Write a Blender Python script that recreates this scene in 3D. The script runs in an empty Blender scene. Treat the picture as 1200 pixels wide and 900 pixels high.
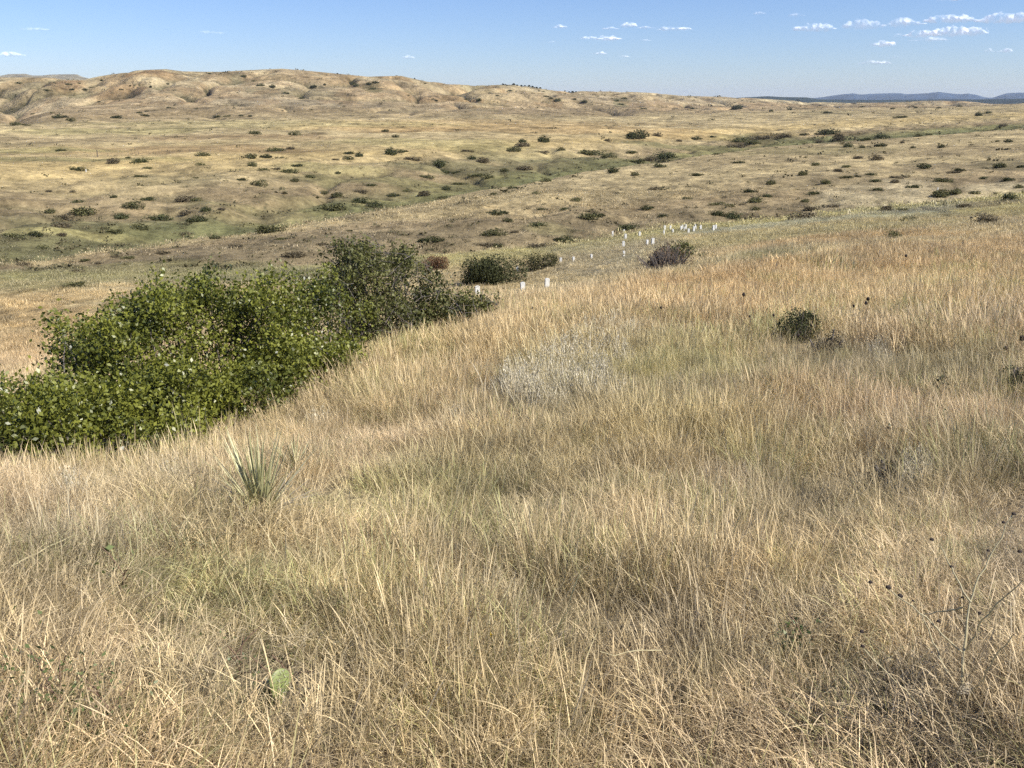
import bpy, math, random
import numpy as np
from mathutils import Vector, Euler

random.seed(7)
rng = np.random.default_rng(7)
F, CX, CY = 1080.0, 600.0, 450.0          # focal length in photo pixels, image centre
PITCH = math.atan(336.0 / F)
SP, CP = math.sin(PITCH), math.cos(PITCH)
CAMZ = 1.6
scn = bpy.context.scene
col = scn.collection

# ------------------------------------------------------------------ helpers
def pix_dir(x, y):
    u = (np.asarray(x, float) - CX) / F
    v = (CY - np.asarray(y, float)) / F
    dx = u
    dy = CP + SP * v
    dz = -SP + CP * v
    h = np.hypot(dx, dy)
    return np.arctan2(dx, dy), dz / h      # azimuth, slope (dz per horizontal metre)

def hash2(ix, iy, seed):
    n = (ix.astype(np.int64) * 374761393 + iy.astype(np.int64) * 668265263 + seed * 1442695041) & 0x7fffffff
    n = ((n ^ (n >> 13)) * 1274126177) & 0x7fffffff
    n = (n ^ (n >> 16)) & 0x7fffffff
    return (n % 100003) / 100003.0

def vnoise(x, y, seed=0):
    ix = np.floor(x); iy = np.floor(y)
    fx = x - ix; fy = y - iy
    fx = fx * fx * fx * (fx * (fx * 6 - 15) + 10); fy = fy * fy * fy * (fy * (fy * 6 - 15) + 10)
    a = hash2(ix, iy, seed); b = hash2(ix + 1, iy, seed)
    c = hash2(ix, iy + 1, seed); d = hash2(ix + 1, iy + 1, seed)
    return (a + (b - a) * fx) * (1 - fy) + (c + (d - c) * fx) * fy - 0.5   # -0.5..0.5

def fbm(x, y, seed=0, octv=4, gain=0.5):
    s = 0; a = 1.0
    for k in range(octv):
        ca, sa = math.cos(k * 1.1), math.sin(k * 1.1)
        s = s + a * vnoise((x * ca - y * sa) * 2 ** k + 17.3 * k, (x * sa + y * ca) * 2 ** k - 9.1 * k, seed + k)
        a *= gain
    return s

def sstep(a, b, x):
    t = np.clip((x - a) / (b - a), 0, 1)
    return t * t * (3 - 2 * t)

# ------------------------------------------------------------------ terrain profile
# every layer: x position list, then (picture row, horizontal distance) or ('z', depth, distance)
XS = [-200, 0, 150, 300, 450, 600, 700, 800, 900, 1000, 1200, 1400]
def L(ys, ds): return ('y', ys, ds)
def Z(zs, ds): return ('z', zs, ds)
LAY = [
 Z([-1.6]*12, [0.5]*12),
 L([900]*12, [2.0]*12),
 L([700]*12, [3.05,3.05,3.05,3.1,3.1,3.1,3.1,3.1,3.1,3.1,3.05,3.05]),
 L([600]*12, [4.2,4.2,4.2,4.3,4.35,4.4,4.4,4.35,4.35,4.3,4.2,4.1]),
#
 L([582,578,562,524,497,498,500,500,500,500,500,500], [7.6,7.6,7.6,7.6,7.3,6.7,6.5,6.4,6.4,6.3,6.1,6.0]),
#
 L([522,517,500,470,412,402,400,400,400,400,400,400], [12,12,12,12,12.6,11,10.7,10.5,10.3,10,9.7,9.5]),
 L([445,440,432,422,392,366,362,360,356,354,352,350], [30,30,30,30,26,16.5,17,16,15.5,15.5,15,14.5]),
 L([404,400,390,375,366,358,342,332,326,322,316,310], [45,45,45,45,42,32,29,26,24,23,24,24]),
 L([342,340,338,338,339,341,324,304,290,284,279,275], [65,65,62,60,59,58,56,52,49,48,46,45]),
 L([331,330,329,328,322,312,300,282,272,264,255,250], [72,72,70,69,75,79,82,84,82,80,80,80]),
 L([322,320,321,319,306,293,281,268,260,250,227,206], [80,80,81,83,91,100,112,125,132,140,165,185]),
 L([316,314,311,306,305,303,292,280,271,262,238,215], [88,88,92,97,105,110,122,136,146,155,182,200]),
 L([314,312,300,290,285,283,274,262,252,240,217,195], [92,92,105,112,115,118,132,147,157,168,200,230]),
 L([311,309,292,275,252,250,244,235,226,215,194,175], [97,98,118,130,145,145,155,170,184,200,250,300]),
 L([310,308,291,271,247,218,200,186,172,166,150,144], [101,102,122,140,170,225,270,330,420,480,650,750]),
 Z([-26.5,-26.5,-27.5,-28,-29,-30,-30.5,-31,-31,-29.5,-25.5,-25], [122,125,150,175,215,280,340,410,520,590,760,860]),
 L([303,302,284,262,238,210,194,182,168,160,146,141], [160,165,190,225,270,350,430,520,640,720,900,1000]),
 L([236,235,228,212,200,188,178,170,160,152,140,136], [240,240,260,300,350,430,510,620,760,860,1050,1200]),
 L([190,188,184,178,172,166,160,155,148,142,132,129], [350,360,390,420,470,540,640,760,950,1080,1250,1500]),
 L([146,145,143,140,139,138,137,136,132,129,124,123], [850,900,950,1000,1050,1100,1200,1350,1500,1700,2000,2200]),
 L([121,120,118,118,116,122,124,125,124,122.5,122,122], [1200,1300,1250,1300,1400,1500,1700,1900,2300,2700,3100,3300]),
]
CRX = [-300,0,60,100,130,160,195,215,260,300,330,380,430,470,500,560,600,640,700,760,800,860,920,960,1000,1060,1080,1100,1130,1145,1160,1185,1200,1500]
CRY = [93,91,91.5,93,87,82.5,81.5,84,84.5,82,80.5,85,90,89,95.5,98,98,105,107,109.5,112,113.5,117,119,121,119.5,118.2,118,118.5,120,122.5,122.5,121,121]
CRD = ([-200,0,150,300,450,600,800,1000,1200,1400],[2000,1900,1700,1900,1850,2300,3000,3700,4200,4300])
M1X = [-300,0,10,30,38,50,58,75,90,96,104,115,130,850,865,885,900,915,925,945,960,1000,1060,1100,1140,1170,1200,1400]
M1Y = [90,89,87,86.6,88.6,88.6,87.6,87.2,87.2,90,92,97,116,116,114.5,113.5,112.6,113.6,113.8,114,116.2,117,117,116.4,116.5,116,115.5,115]
M2X = [-300,850,940,965,990,1000,1008,1020,1040,1055,1062,1070,1085,1100,1120,1127,1135,1145,1155,1163,1170,1180,1195,1200,1260,1500]
M2Y = [125,125,117,115,110.8,110,111.4,110.4,109.6,109.4,110.2,109.6,109,107,109,109.2,108,109.5,112.4,113,110.6,107.6,106.6,107,108,110]

NA = 860
AZ_IN = np.linspace(math.radians(-32), math.radians(32), NA)
AZ = np.concatenate([np.radians(np.linspace(-180, -33, 50)), AZ_IN, np.radians(np.linspace(33, 180, 50))])
D = np.unique(np.concatenate([np.geomspace(0.6, 20, 130), np.geomspace(20, 200, 250), np.geomspace(200, 4500, 430), np.geomspace(4500, 30000, 110)]))
LND = np.log(D)

def layer_at(layer, az, smooth):
    kind, ys, ds = layer
    X = np.array(XS, float); ds = np.array(ds, float)
    if kind == 'y':
        a, s = pix_dir(X, np.array(ys, float)); z = s * ds
    else:
        a, _ = pix_dir(X, np.full(len(X), 300.0)); z = np.array(ys, float)
    o = np.argsort(a)
    dd = np.exp(np.interp(az, a[o], np.log(ds)[o])); sl = np.interp(az, a[o], (z / ds)[o])
    return dd, sl * dd

def crest(xs, ys, d, az):
    a, s = pix_dir(np.array(xs, float), np.array(ys, float))
    sl = np.interp(az, a, s)
    if isinstance(d, tuple):
        aa, _ = pix_dir(np.array(d[0], float), np.full(len(d[0]), 115.0)); dd = np.interp(az, aa, d[1])
    else: dd = np.full(len(az), float(d))
    return dd, sl * dd

AZC = np.clip(AZ, math.radians(-36), math.radians(36))
rows = [layer_at(l, AZC, True) for l in LAY]
cd, cz = crest(CRX, CRY, CRD, AZC)
rows.append((cd, cz))
rows.append((cd * 1.22, cz * 0.2 - 25 ))
rows.append((np.full(len(AZ), 6500.0), np.full(len(AZ), -90.0)))
m1d, m1z = crest(M1X, M1Y, 9000, AZC); rows.append((m1d, m1z))
rows.append((np.full(len(AZ), 11500.0), np.full(len(AZ), -150.0)))
m2d, m2z = crest(M2X, M2Y, 19000, AZC); rows.append((m2d, m2z))
rows.append((np.full(len(AZ), 22500.0), np.full(len(AZ), -200.0)))
rows.append((np.full(len(AZ), 30500.0), np.full(len(AZ), -250.0)))
KD = np.array([r[0] for r in rows]); KZ = np.array([r[1] for r in rows])
ker = np.exp(-0.5 * (np.arange(-30, 31) / 11.0) ** 2); ker /= ker.sum()
for k in range(21):
    for A in (KD, KZ):
        seg = A[k, 50:50 + NA]; p = np.pad(seg, 30, mode='edge'); A[k, 50:50 + NA] = np.convolve(p, ker, 'valid')
for k in range(1, len(KD)):
    KD[k] = np.maximum(KD[k], KD[k - 1] * 1.02)

def pchip(x, y, q):
    h = np.diff(x); dl = np.diff(y) / h
    m = np.zeros(len(x))
    same = dl[:-1] * dl[1:] > 0
    w1 = 2 * h[1:] + h[:-1]; w2 = h[1:] + 2 * h[:-1]
    with np.errstate(divide='ignore', invalid='ignore'):
        mm = (w1 + w2) / (w1 / dl[:-1] + w2 / dl[1:])
    m[1:-1] = np.where(same, mm, 0); m[0] = dl[0]; m[-1] = dl[-1]
    i = np.clip(np.searchsorted(x, q, 'right') - 1, 0, len(h) - 1)
    t = (q - x[i]) / h[i]
    return ((1 + 2 * t) * (1 - t) ** 2 * y[i] + t * (1 - t) ** 2 * h[i] * m[i]
            + t * t * (3 - 2 * t) * y[i + 1] + t * t * (t - 1) * h[i] * m[i + 1])

NAZ, ND = len(AZ), len(D)
ZG = np.zeros((NAZ, ND)); TG = np.zeros((NAZ, ND))
for i in range(NAZ):
    lk = np.log(KD[i * 0:, i]) if False else np.log(KD[:, i])
    ZG[i] = pchip(lk, KZ[:, i], LND)
    TG[i] = np.interp(LND, lk, np.arange(len(lk)))
XG = np.sin(AZ)[:, None] * D[None]; YG = np.cos(AZ)[:, None] * D[None]
# relief on top of the fitted profile
def amp(tab): return np.interp(TG, [p[0] for p in tab], [p[1] for p in tab])
ZG += amp([(0, .03), (4, .05), (6, .06), (8, .16), (10, .15), (11, .4), (14, .4), (15, 0), (28, 0)]) * fbm(XG / 5.0, YG / 5.0, 3, 3)
ZG += amp([(0, 0), (7, .0), (8, .4), (10, .4), (11, 1.2), (13, 1.3), (14, .7), (16, 2.2), (17, 2.6), (18, 1.4), (19, 1.6), (20, 0), (28, 0)]) * fbm(XG / 22.0, YG / 26.0, 5, 4)
rid = np.abs(fbm(XG / 38.0, YG / 60.0, 15, 3)) ; 
ZG -= amp([(0, 0), (11.5, 0), (12.5, 1.3), (13.6, .3), (15.5, .5), (16.3, 2.6), (17.2, 2.0), (18, .3), (19, 0), (28, 0)]) * np.clip(0.22 - rid, 0, 1) * 4
hz = amp([(0, 0), (19, 0), (19.8, .8), (20.5, 1.0), (20.8, .75), (21, .10), (21.5, .5), (22, 1), (23, 1), (23.7, 0), (28, 0)])
wx = XG + 90 * fbm(XG / 500, YG / 500, 31, 2); wy = YG + 90 * fbm(XG / 500 + 9, YG / 500, 32, 2)
g1 = 1 - np.clip(np.abs(fbm(wx / 330, wy / 620, 41, 3, .45)) * 4.2, 0, 1)
g2 = 1 - np.clip(np.abs(fbm(wx / 120, wy / 210, 51, 3, .5)) * 4.0, 0, 1)
ZG -= hz * (36 * g1 ** 2.2 + 17 * g2 ** 3.0) * np.clip(D / 1700, .5, 1.4)
ZG += hz * 9 * fbm(wx / 300, wy / 300, 61, 4)
ZG += amp([(0, 0), (23.5, 0), (24, .0), (24.4, 30), (25, 60), (28, 60)]) * fbm(XG / 1500, YG / 1500, 71, 4)
# concavity (gullies hold the brush)
def blur(A, n):
    B = A.copy()
    for _ in range(n):
        B[:, 1:-1] = (B[:, :-2] + B[:, 1:-1] * 2 + B[:, 2:]) / 4
        B[1:-1] = (B[:-2] + B[1:-1] * 2 + B[2:]) / 4
    return B
CONC = (blur(ZG, 60) - ZG) / D[None]      # positive in hollows
ZG += CAMZ

def gidx(x, y):
    az = np.arctan2(x, y); d = np.hypot(x, y)
    fi = np.interp(az, AZ, np.arange(NAZ)); fj = np.interp(np.log(np.maximum(d, 0.6)), LND, np.arange(ND))
    i = np.minimum(fi.astype(int), NAZ - 2); j = np.minimum(fj.astype(int), ND - 2)
    return i, j, fi - i, fj - j
def gsample(A, x, y):
    i, j, u, v = gidx(np.asarray(x, float), np.asarray(y, float))
    return (A[i, j] * (1 - u) + A[i + 1, j] * u) * (1 - v) + (A[i, j + 1] * (1 - u) + A[i + 1, j + 1] * u) * v
def height(x, y): return gsample(ZG, x, y)

def cast(px, py):
    """first ground point met by the view ray through a photo pixel"""
    az, s = pix_dir(px, py); az = float(az); s = float(s)
    x = math.sin(az) * D; y = math.cos(az) * D
    gap = CAMZ + s * D - height(x, y)
    k = np.argmax(gap < 0)
    if gap[k] >= 0 or k == 0:
        w = np.argmin(gap[(D < 5000)]); d = D[w]
    else:
        g0, g1_ = gap[k - 1], gap[k]; d = D[k - 1] + (D[k] - D[k - 1]) * g0 / (g0 - g1_)
    X, Y = math.sin(az) * d, math.cos(az) * d
    return X, Y, float(height(X, Y)), d
def at_dist(px, py, d):
    az, s = pix_dir(px, py); az = float(az)
    X, Y = math.sin(az) * d, math.cos(az) * d
    return X, Y, float(height(X, Y)), d

# ------------------------------------------------------------------ ground cover colours
C_ = dict(
 straw=(.355,.280,.145), gold=(.385,.290,.130), orange=(.350,.232,.095), rust=(.240,.145,.066),
 olive=(.195,.178,.075), green=(.125,.125,.055), pale=(.405,.332,.190), grey=(.26,.225,.145),
 bank=(.215, .168, .092), dark=(.095,.088,.045), sage=(.30,.31,.23), pink=(.345,.265,.150), brown=(.245,.186,.100),
 yg=(.345,.300,.125), soil=(.17,.13,.09), ngold=(.43,.315,.150), norange=(.40,.265,.115),
 forest=(.022, .035, .035), haze_blue=(.040, .068, .115))
TC = [(0, 'soil'), (7, 'straw'), (8, 'straw'), (9, 'straw'), (9.5, 'yg'), (10.2, 'yg'), (10.6, 'bank'), (12.3, 'bank'), (12.8, 'brown'), (13.2, 'straw'), (14, 'straw'),
      (14.4, 'bank'), (15, 'green'), (15.6, 'green'), (16, 'olive'), (16.6, 'brown'), (17.1, 'straw'), (17.8, 'gold'), (18.3, 'straw'), (19, 'straw'), (19.5, 'brown'), (20, 'pink'), (21, 'pale'), (22, 'brown'),
      (23.6, 'forest'), (24.6, 'forest'), (25, 'forest'), (25.4, 'haze_blue'), (28, 'haze_blue')]  # farthest mountains carry the tint of distant haze in their own colour
BL = [  # x, y, rx, ry, colour, strength  (outlines of patches seen on the land)
 (60,330,170,11,'olive',.7),(250,320,230,10,'olive',.75),(330,325,120,9,'green',.45),(120,292,110,5,'green',.5),(60,301,80,6,'dark',.5),
 (40,400,120,40,'norange',.5),(60,350,100,10,'ngold',.7),(150,283,250,3.5,'yg',.8),
 (240,268,90,5,'green',.7),(300,250,90,5,'olive',.6),(215,280,60,6,'green',.5),(350,238,60,5,'green',.4),
 (395,243,40,6,'green',.6),(480,215,120,6,'olive',.65),(560,200,110,6,'green',.55),(640,190,90,6,'green',.5),(720,190,120,5,'green',.45),
 (880,163,52,6,'green',.9),(800,175,70,4,'olive',.7),(960,176,90,5,'olive',.5),(600,178,130,6,'olive',.3),
 (520,292,150,10,'bank',.4),(700,272,120,12,'bank',.45),(640,270,30,8,'olive',.4),(960,207,90,6,'bank',.6),(1090,198,110,6,'bank',.7),(1190,192,40,5,'dark',.45),
 (1000,246,42,2.6,'pale',.9),(1060,240,45,2.6,'pale',.9),(1120,233,45,2.8,'pale',.9),(1180,227,40,3,'pale',.9),(965,256,60,2,'bank',.7),(1040,249,50,2,'bank',.7),(1105,243,50,2.2,'bank',.7),(1172,237,40,2.4,'bank',.7),(930,262,130,4,'sage',.55),(1060,247,60,3,'sage',.3),
 (1150,176,110,7,'brown',.4),(900,178,160,10,'brown',.3),
 (620,150,280,5,'orange',.55),(560,143,200,3,'orange',.4),(450,152,90,4,'orange',.4),(200,176,160,5,'rust',.42),(60,165,100,3,'brown',.5),(300,160,120,3,'rust',.4),(100,153,120,4,'yg',.5),(60,178,80,3,'yg',.6),
 (330,145,200,5,'yg',.35),(500,165,120,5,'yg',.45),(90,187,120,2.5,'olive',.6),(380,196,60,5,'yg',.5),
 (120,250,110,12,'brown',.5),(40,232,90,8,'brown',.6),(200,213,60,5,'dark',.35),(300,228,60,9,'brown',.5),(290,255,80,9,'brown',.4),
 (180,84,30,3,'rust',.8),(75,96,22,2.5,'rust',.9),(140,104,30,6,'rust',.45),(30,102,40,5,'dark',.35),(50,112,60,4,'olive',.4),
 (345,112,60,4,'dark',.5),(300,92,40,2,'dark',.35),(270,88,14,4,'dark',.45),(437,103,12,6,'green',.8),(412,99,12,3,'dark',.7),(470,93,30,2.5,'rust',.6),
 (510,112,60,8,'rust',.3),(580,118,60,4,'rust',.35),(650,117,12,4,'dark',.6),(683,119,14,4,'dark',.6),(727,120,9,5,'green',.7),(700,124,60,4,'brown',.3),
 (400,122,150,4,'grey',.4),(560,101,40,3,'olive',.3),(1080,122,60,3,'brown',.5),(970,132,30,3,'dark',.35),(1155,137,30,2,'dark',.4),(860,128,160,4,'pink',.3),
 (1000,345,340,42,'ngold',.8),(830,345,130,30,'norange',.75),(1120,305,180,24,'norange',.7),(930,302,50,5,'olive',.7),(870,308,70,5,'olive',.4),(980,282,150,8,'norange',.6),(900,275,200,6,'yg',.5),
 (740,470,220,50,'olive',.42),(1050,430,110,30,'olive',.3),(1150,440,60,40,'olive',.35),(870,430,90,30,'olive',.3),(660,435,70,45,'sage',.5),(710,300,80,20,'grey',.5),(760,300,40,20,'grey',.3),
 (500,410,110,34,'ngold',.55),(640,385,110,30,'ngold',.7),(330,515,120,24,'ngold',.5),(80,560,140,26,'ngold',.45),(340,500,60,20,'pale',.2),
 (760,430,130,30,'yg',.5),(820,520,150,30,'yg',.4),(470,600,120,40,'yg',.4),(900,820,120,40,'yg',.4),(330,720,120,40,'yg',.35),(600,560,160,45,'olive',.3),(250,670,110,40,'olive',.3),(80,670,80,45,'grey',.5),(60,740,90,60,'pink',.25),(300,830,150,60,'grey',.45),(620,720,130,60,'grey',.4),
 (820,740,90,60,'grey',.4),(960,700,70,40,'ngold',.5),(1000,760,90,40,'olive',.3),(580,870,120,40,'ngold',.4),(30,870,120,30,'olive',.5),(1150,840,80,60,'grey',.4),(1100,550,120,40,'grey',.35),(930,600,120,60,'grey',.15),
]
def make_blobs():
    out = []
    for (x, y, rx, ry, c, s) in BL:
        X, Y, _, d = cast(x, y)
        _, _, _, d0 = cast(x, y + ry); _, _, _, d1 = cast(x, max(y - ry, 70))
        sl = max(0.02, min(0.5 * abs(math.log(d1 / d0)), 0.5))
        out.append((math.atan2(X, Y), math.log(d), rx / F, sl, np.array(C_[c]), s))
    return out
BLOBS = make_blobs()
def mnoise(x, y, d, k, seed):
    """ground pattern in real metres; its grain grows from the near slope to the far hills"""
    out = 0
    ld = np.log(d)
    sc = [8, 36, 160, 700, 2500, 10000]
    for i, q in enumerate(sc):
        l = math.log(q); w = np.clip(1 - np.abs(ld - l) / 1.5, 0, 1)
        if i == 0: w = np.where(ld < l, 1, w)
        if i == len(sc) - 1: w = np.where(ld > l, 1, w)
        if not (w > 0).any(): continue
        out = out + w * fbm(x / (q * k), y / (q * k * 1.8), seed + 7 * i, 4)
    return out
def cover(x, y, cc=None, t=None):
    az = np.arctan2(x, y); ld = np.log(np.maximum(np.hypot(x, y), .5))
    if t is None: t = gsample(TG, x, y)
    if cc is None: cc = gsample(CONC, x, y)
    d = np.exp(ld)
    tt = t + 0.22 * mnoise(x, y, d, .07, 81)
    tt = np.where(t > 23.2, t, tt)
    c = np.stack([np.interp(tt, [p[0] for p in TC], [C_[p[1]][k] for p in TC]) for k in range(3)], -1)
    c = np.where(((t > 23.2) & (t < 24.7) & (x < 0))[..., None], np.array(C_['grey']), c)
    n1 = mnoise(x, y, d, .06, 91); n2 = mnoise(x, y, d, .02, 95)
    for (a, l, ra, rl, cb, s) in BLOBS:
        q = ((az - a) / ra) ** 2 + ((ld - l) / rl) ** 2
        w = s * sstep(1.45, .35, q + n1 * 1.1 + n2 * .5)
        if (w > 0).any(): c = c + (cb - c) * w[..., None]
    hill = sstep(19.3, 20, t) * sstep(22.9, 22.2, t)
    w = hill * sstep(.0, .18, n1) * .55
    c = c + (np.array(C_['brown']) - c) * w[..., None]
    w = hill * sstep(.02, .2, mnoise(x, y, d, .03, 97)) * .32
    c = c + (np.array(C_['rust']) * 1.1 - c) * w[..., None]
    w = sstep(.0003, .0035, cc) * (hill * .9 + sstep(15, 16, t) * sstep(18, 17.3, t) * .5)
    c = c + (np.array((.105, .095, .050)) - c) * w[..., None]
    c = c * np.clip(1 + .60 * n2 + .25 * n1 + .5 * mnoise(x, y, d, .006, 99), .4, 1.8)[..., None]
    return np.clip(c, .01, .8), t

# ------------------------------------------------------------------ materials
def new_mat(name):
    m = bpy.data.materials.new(name); m.use_nodes = True
    nt = m.node_tree; b = nt.nodes['Principled BSDF']
    return m, nt, b
def N(nt, t, **kw):
    n = nt.nodes.new(t)
    for k, v in kw.items():
        if k in n.inputs.keys() if hasattr(n.inputs, 'keys') else False: n.inputs[k].default_value = v
        else: setattr(n, k, v)
    return n
def link(nt, a, b): nt.links.new(a, b)
def noise(nt, scale, detail=4, vec=None, rough=.6):
    n = nt.nodes.new('ShaderNodeTexNoise'); n.inputs['Scale'].default_value = scale; n.inputs['Detail'].default_value = detail; n.inputs['Roughness'].default_value = rough
    if vec is not None: link(nt, vec, n.inputs['Vector'])
    return n.outputs['Fac']
def mathn(nt, op, a, b=None, c=None):
    n = nt.nodes.new('ShaderNodeMath'); n.operation = op
    for i, v in enumerate((a, b, c)):
        if v is None: continue
        if isinstance(v, (int, float)): n.inputs[i].default_value = v
        else: link(nt, v, n.inputs[i])
    return n.outputs[0]
def maprange(nt, v, a, b, c, d):
    n = nt.nodes.new('ShaderNodeMapRange'); link(nt, v, n.inputs[0])
    for i, q in enumerate((a, b, c, d)): n.inputs[i + 1].default_value = q
    return n.outputs[0]
def scalecol(nt, c, f):
    n = nt.nodes.new('ShaderNodeVectorMath'); n.operation = 'SCALE'; link(nt, c, n.inputs[0])
    if isinstance(f, (int, float)): n.inputs['Scale'].default_value = f
    else: link(nt, f, n.inputs['Scale'])
    return n.outputs[0]
def mixcol(nt, f, a, b):
    n = nt.nodes.new('ShaderNodeMix'); n.data_type = 'RGBA'
    ins = [i for i in n.inputs if i.enabled]
    for s, v in zip((n.inputs[0], n.inputs[6], n.inputs[7]), (f, a, b)):
        if isinstance(v, (int, float)): s.default_value = v
        elif isinstance(v, tuple): s.default_value = (*v, 1)
        else: link(nt, v, s)
    return n.outputs[2]

def terrain_mat():
    m, nt, b = new_mat('prairie_ground')
    at = N(nt, 'ShaderNodeAttribute', attribute_name='gcol')
    pos = nt.nodes.new('ShaderNodeNewGeometry').outputs['Position']
    dist = nt.nodes.new('ShaderNodeVectorMath'); dist.operation = 'LENGTH'; link(nt, pos, dist.inputs[0])
    dd = dist.outputs['Value']
    fine = noise(nt, 9, 5, pos, .7); mid = noise(nt, 1.3, 6, pos, .7); big = noise(nt, .17, 7, pos, .72); huge = noise(nt, .03, 6, pos, .7)
    f = mathn(nt, 'ADD', maprange(nt, fine, .3, .7, -.25, .25), maprange(nt, mid, .3, .7, -.28, .28))
    f = mathn(nt, 'ADD', f, maprange(nt, big, .3, .7, -.42, .42))
    hu = mathn(nt, 'MULTIPLY', maprange(nt, huge,   .35, .65, -.34, .34), maprange(nt, dd, 200, 900, .3, 1))
    f = mathn(nt, 'ADD', mathn(nt, 'ADD', f, hu), 1.0)
    c = scalecol(nt, at.outputs['Color'], f)
    # tufts of dark brush speckled over the slopes
    vor = nt.nodes.new('ShaderNodeTexVoronoi'); vor.inputs['Scale'].default_value = .55; link(nt, pos, vor.inputs['Vector'])
    sp = mathn(nt, 'MULTIPLY', maprange(nt, vor.outputs['Distance'], .12, .34, 1, 0), maprange(nt, noise(nt, .05, 4, pos), .47, .60, 0, 1))
    sp = mathn(nt, 'MULTIPLY', sp, maprange(nt, dd, 70, 120, 0, .75))
    c = mixcol(nt, sp, c, (.10, .095, .05))
    vor = nt.nodes.new('ShaderNodeTexVoronoi'); vor.inputs['Scale'].default_value = .11; link(nt, pos, vor.inputs['Vector'])
    sp = mathn(nt, 'MULTIPLY', maprange(nt, vor.outputs['Distance'], .10, .30, 1, 0), maprange(nt, noise(nt, .010, 5, pos, .7), .50, .60, 0, 1))
    sp = mathn(nt, 'MULTIPLY', sp, maprange(nt, dd, 300, 900, 0, .7))
    c = mixcol(nt, sp, c, (.085, .08, .045))
    link(nt, c, b.inputs['Base Color'])
    b.inputs['Roughness'].default_value = .95; b.inputs['Specular IOR Level'].default_value = .1
    hsum = mathn(nt, 'ADD', mathn(nt, 'MULTIPLY', mid, .25), mathn(nt, 'MULTIPLY', big, 1.6))
    hsum = mathn(nt, 'ADD', hsum, mathn(nt, 'MULTIPLY', huge, maprange(nt, dd, 300, 1500, .5, 15)))
    bp = nt.nodes.new('ShaderNodeBump'); bp.inputs['Strength'].default_value = .8; bp.inputs['Distance'].default_value = 1.0
    link(nt, hsum, bp.inputs['Height']); link(nt, bp.outputs[0], b.inputs['Normal'])
    return m

def leafy(name, c0, c1, attr='bv', rough=.45, trans=.3, inst=False, spec=.4, objvar=.0):
    """leaf or blade material: diffuse and a share of light passing through"""
    m, nt, b = new_mat(name)
    a = N(nt, 'ShaderNodeAttribute', attribute_name=attr)
    if inst:
        t = N(nt, 'ShaderNodeAttribute', attribute_name='tint'); t.attribute_type = 'INSTANCER'
        var = maprange(nt, a.outputs['Fac'], 0, 1, .40, 1.72)
        c = scalecol(nt, t.outputs['Color'], var)
        pos = nt.nodes.new('ShaderNodeNewGeometry').outputs['Position']
        c = scalecol(nt, c, mathn(nt, 'MULTIPLY', maprange(nt, noise(nt, 6.0, 3, pos), .35, .65, .70, 1.30), maprange(nt, noise(nt, 1.3, 3, pos), .35, .65, .84, 1.16)))
        c = mixcol(nt, mathn(nt, 'MULTIPLY', mathn(nt, 'SUBTRACT', 1.0, a.outputs['Fac']), .30), c, (.17, .15, .07))
        c = mixcol(nt, mathn(nt, 'MULTIPLY', mathn(nt, 'POWER', a.outputs['Fac'], 3.0), .5), c, (.82, .71, .48))
    else:
        c = mixcol(nt, a.outputs['Fac'], c0, c1)
        if objvar:
            oi = nt.nodes.new('ShaderNodeObjectInfo')
            c = scalecol(nt, c, maprange(nt, oi.outputs['Random'], 0, 1, 1 - objvar, 1 + objvar))
    link(nt, c, b.inputs['Base Color']); b.inputs['Roughness'].default_value = rough; b.inputs['Specular IOR Level'].default_value = spec
    tr = nt.nodes.new('ShaderNodeBsdfTranslucent'); link(nt, scalecol(nt, c, .9), tr.inputs['Color'])
    mx = nt.nodes.new('ShaderNodeMixShader'); mx.inputs[0].default_value = trans
    link(nt, b.outputs[0], mx.inputs[1]); link(nt, tr.outputs[0], mx.inputs[2])
    link(nt, mx.outputs[0], nt.nodes['Material Output'].inputs['Surface'])
    return m

def solid(name, c, rough=.8, var=.2, scale=30):
    m, nt, b = new_mat(name)
    tc = nt.nodes.new('ShaderNodeTexCoord')
    n = noise(nt, scale, 4, tc.outputs['Object'])
    cc = nt.nodes.new('ShaderNodeRGB'); cc.outputs[0].default_value = (*c, 1)
    link(nt, scalecol(nt, cc.outputs[0], maprange(nt, n, .3, .7, 1 - var, 1 + var)), b.inputs['Base Color'])
    b.inputs['Roughness'].default_value = rough
    return m

M = {}
M['ground'] = terrain_mat()
M['grass'] = leafy('dry_grass', None, None, inst=True, rough=.5, trans=.28, spec=.3)
M['leaf'] = leafy('shrub_leaf', (.024, .040, .009), (.290, .300, .048), trans=.26, rough=.40, spec=.5)
M['leaf2'] = leafy('shrub_leaf_dull', (.036, .044, .016), (.200, .200, .062), trans=.25, rough=.5, spec=.3)
M['far_dark'] = leafy('brush_dark', (.045, .052, .024), (.110, .115, .050), trans=.1, rough=.8, spec=.1, objvar=.25)
M['far_olive'] = leafy('brush_olive', (.070, .073, .032), (.165, .158, .070), trans=.1, rough=.8, spec=.1, objvar=.25)
M['far_brown'] = leafy('brush_brown', (.095, .078, .048), (.20, .165, .10), trans=.1, rough=.8, spec=.1, objvar=.25)
M['rusty'] = leafy('brush_rusty', (.09, .055, .03), (.26, .15, .085), trans=.15, rough=.7, spec=.1)
M['dry_brush'] = leafy('dry_brush', (.11, .075, .048), (.31, .215, .13), trans=.15, rough=.7, spec=.1)
M['twig'] = solid('twig_bark', (.17, .145, .125), .85, .3, 20)
M['yucca'] = leafy('yucca_blade', (.28, .28, .12), (.60, .56, .32), trans=.08, rough=.4)
M['yucca_dead'] = leafy('yucca_dry_blade', (.30, .25, .17), (.52, .47, .36), trans=.1, rough=.6)
M['sage'] = leafy('silver_sage', (.52, .46, .31), (.86, .77, .57), trans=.12, rough=.7)
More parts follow.
